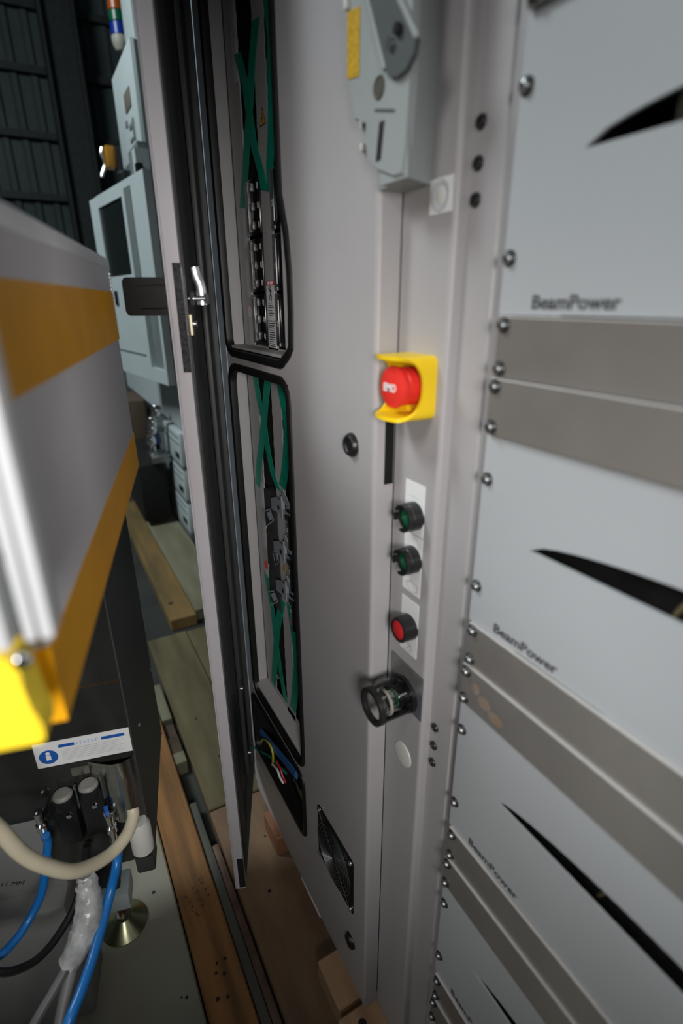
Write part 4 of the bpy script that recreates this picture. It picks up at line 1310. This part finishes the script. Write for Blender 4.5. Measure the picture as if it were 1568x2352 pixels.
# grey equipment boxes at the lower left
bx = frame(Vector((-0.118, 0.697, 0)), B, ZUP, -A)
t = thing('equipment_box', 'grey equipment box at the lower left corner of the photo', 'equipment box', bx)
MB().box((-0.45, 0.03, -0.09), (0.0, 0.318, 0.0), 0.002).build('body', BOXG, t)
t = thing('equipment_box', 'grey upper equipment box with a black handwritten note on its front', 'equipment box', bx @ T3(0, 0, -0.034))
MB().box((-0.098, 0.3185, -0.20), (0.0, 0.50, 0.0), 0.002).build('body', BOXG, t)
text_mesh('handwriting', '11 MM', 0.012, INK, t, T3(-0.076, 0.349, 0.0004) @ Matrix.Rotation(-0.25, 4, 'Z'), shear=0.2)
t = MB().cyl((0, 0, 0), (0, 0.18, 0), 0.05, seg=28).build('black_canister', BLACK, M=bx @ T3(-0.175, 0.3185, -0.08))
tag(t, 'round black canister at the left edge beside the handwritten box', 'canister')

# levelling foot
t = thing('levelling_foot', 'round levelling foot with brass stud on the pale plywood', 'foot', T3(-0.051, 0.826, 0.03))
MB().lathe([(0, 0.0), (0.044, 0.0), (0.045, 0.004), (0.020, 0.022), (0.016, 0.026), (0, 0.026)], 36).build('dish', OLIVE, t)
MB().cyl((0, 0, 0.026), (0, 0, 0.034), 0.015, seg=6).build('lock_nut', SCREWM, t)
MB().cyl((0, 0, 0.034), (0, 0, 0.095), 0.009, seg=16).build('stud', BRASS, t)
t = thing('foot_bracket', 'pale steel bracket above the levelling foot', 'bracket', frame(Vector((-0.060, 0.815, 0.118)), B, ZUP, -A))
MB().box((-0.024, 0.0, -0.03), (0.034, 0.042, 0.022), 0.002).build('block', MACHW, t)
MB().box((-0.02, 0.042, -0.04), (0.018, 0.199, 0.0), 0.002).build('upright', DKPANEL, t)
MB().cyl((0.010, 0.042, 0.0), (0.010, 0.058, 0.0), 0.010, seg=6).build('bolt', BLACK, t)
o = MB()
fp = [(0, 0), (0.028, 0.010), (0.045, 0.05), (0.040, 0.09), (0.018, 0.11), (0.0, 0.10)]
o.prism(fp, 0.0, 0.0006)
o = o.build('film_scrap', FILM, M=frame(Vector((-0.125, 0.715, 0.0306)), Vector((0.6, 0.5, 0.0)).normalized(), Vector((-0.64, 0.768, 0.0)).normalized(), ZUP))
tag(o, 'scrap of dark plastic film on the pale plywood sheet', 'film')

# ------------------------------------------------------------------ striped hood, upper left
E0 = Vector((0.095, 0.744, 0))
HM = frame(E0, B, ZUP, -A)
hd = thing('striped_hood', 'pale machine hood with two ochre yellow bands at the left edge', 'machine hood', HM)
HL = 0.49
def hood_slab(z0, z1, out, name, m, ends=0.0):
    MB().box((-0.35, z0, -0.0 - ends), (out, z1, HL), 0.0035 if out == 0 else 0.0, seg=3).build(name, m, hd)


HZ0, HZ1 = 0.990, 1.245
MB().box((-0.35, HZ0, 0.0), (0.0, HZ1, HL), 0.006, seg=3).build('shell', HOOD, hd)
for (z0, z1) in ((1.157, 1.2110), (0.9925, 1.0380)):
    bnd = MB()
    bnd.box((-0.006, z0, -0.0003), (0.0006, z1, HL), 0.0)
    bnd.box((-0.3, z0, -0.0006), (0.0006, z1, 0.0), 0.0)
    bnd.box((-0.3, z0, HL - 0.001), (0.0006, z1, HL + 0.0005))
    bnd.build('yellow_band', YTAPE, hd)
MB().box((-0.35, 1.2345, -0.002), (0.0010, 1.2475, HL), 0.002, seg=2).build('top_rim', ALU, hd)
for k in range(16):
    MB().box((-0.010, 1.232 - 0.0042 * k - 0.0028, -0.0015), (0.0012, 1.232 - 0.0042 * k, 0.004), 0.0006, seg=1).build('edge_rib', ALU, hd)

# ------------------------------------------------------------------ aluminium post, very near
p0 = Vector((-0.0130, 0.2235, 0))
PM = frame(p0, B, ZUP, -A)
post = thing('aluminium_post', 'bright aluminium profile post very close at the left edge', 'post', PM)
MB().box((-0.0030, 1.076, -0.004), (0.0022, 1.60, 0.012), 0.0012).build('profile_rib', ALU, post)
MB().box((-0.0095, 1.074, -0.006), (-0.0052, 1.60, 0.009), 0.0012).build('profile_rib', ALU, post)
MB().box((-0.0052, 1.078, -0.006), (-0.0030, 1.60, 0.004)).build('profile_groove', SCREWM, post)
MB().box((-0.0150, 1.074, -0.008), (-0.0095, 1.60, 0.000)).build('profile_groove', LEVERG, post)
MB().box((-0.0230, 1.072, -0.006), (-0.0150, 1.60, 0.010), 0.0012).build('profile_rib', ALU, post)
for z in (1.110, 1.0660):
    MB().lathe([(0, 0.0036), (0.0022, 0.0032), (0.0036, 0.0018), (0.004, 0)], 18, M=T3(-0.0125, z, 0.000 if z > 1.1 else 0.0085)).build('post_bolt', CHROME, post)
MB().box((-0.0230, 1.215, -0.0405), (-0.0120, 1.235, -0.004), 0.001).build('tie_block', LEVERG, post)
t = thing('yellow_bracket', 'bright yellow block at the foot of the aluminium post', 'bracket', PM)
yb = MB()
yb.prism([(-0.045, 1.0215), (-0.0125, 1.0215), (-0.0118, 1.030), (-0.0140, 1.040), (-0.0150, 1.052), (-0.0155, 1.062), (-0.0185, 1.0665), (-0.045, 1.0665)], -0.012, 0.008)
bmesh.ops.bevel(yb.bm, geom=yb.bm.edges[:], offset=0.0012, segments=2, affect='EDGES')
yb.build('block', YBRIGHT, t)
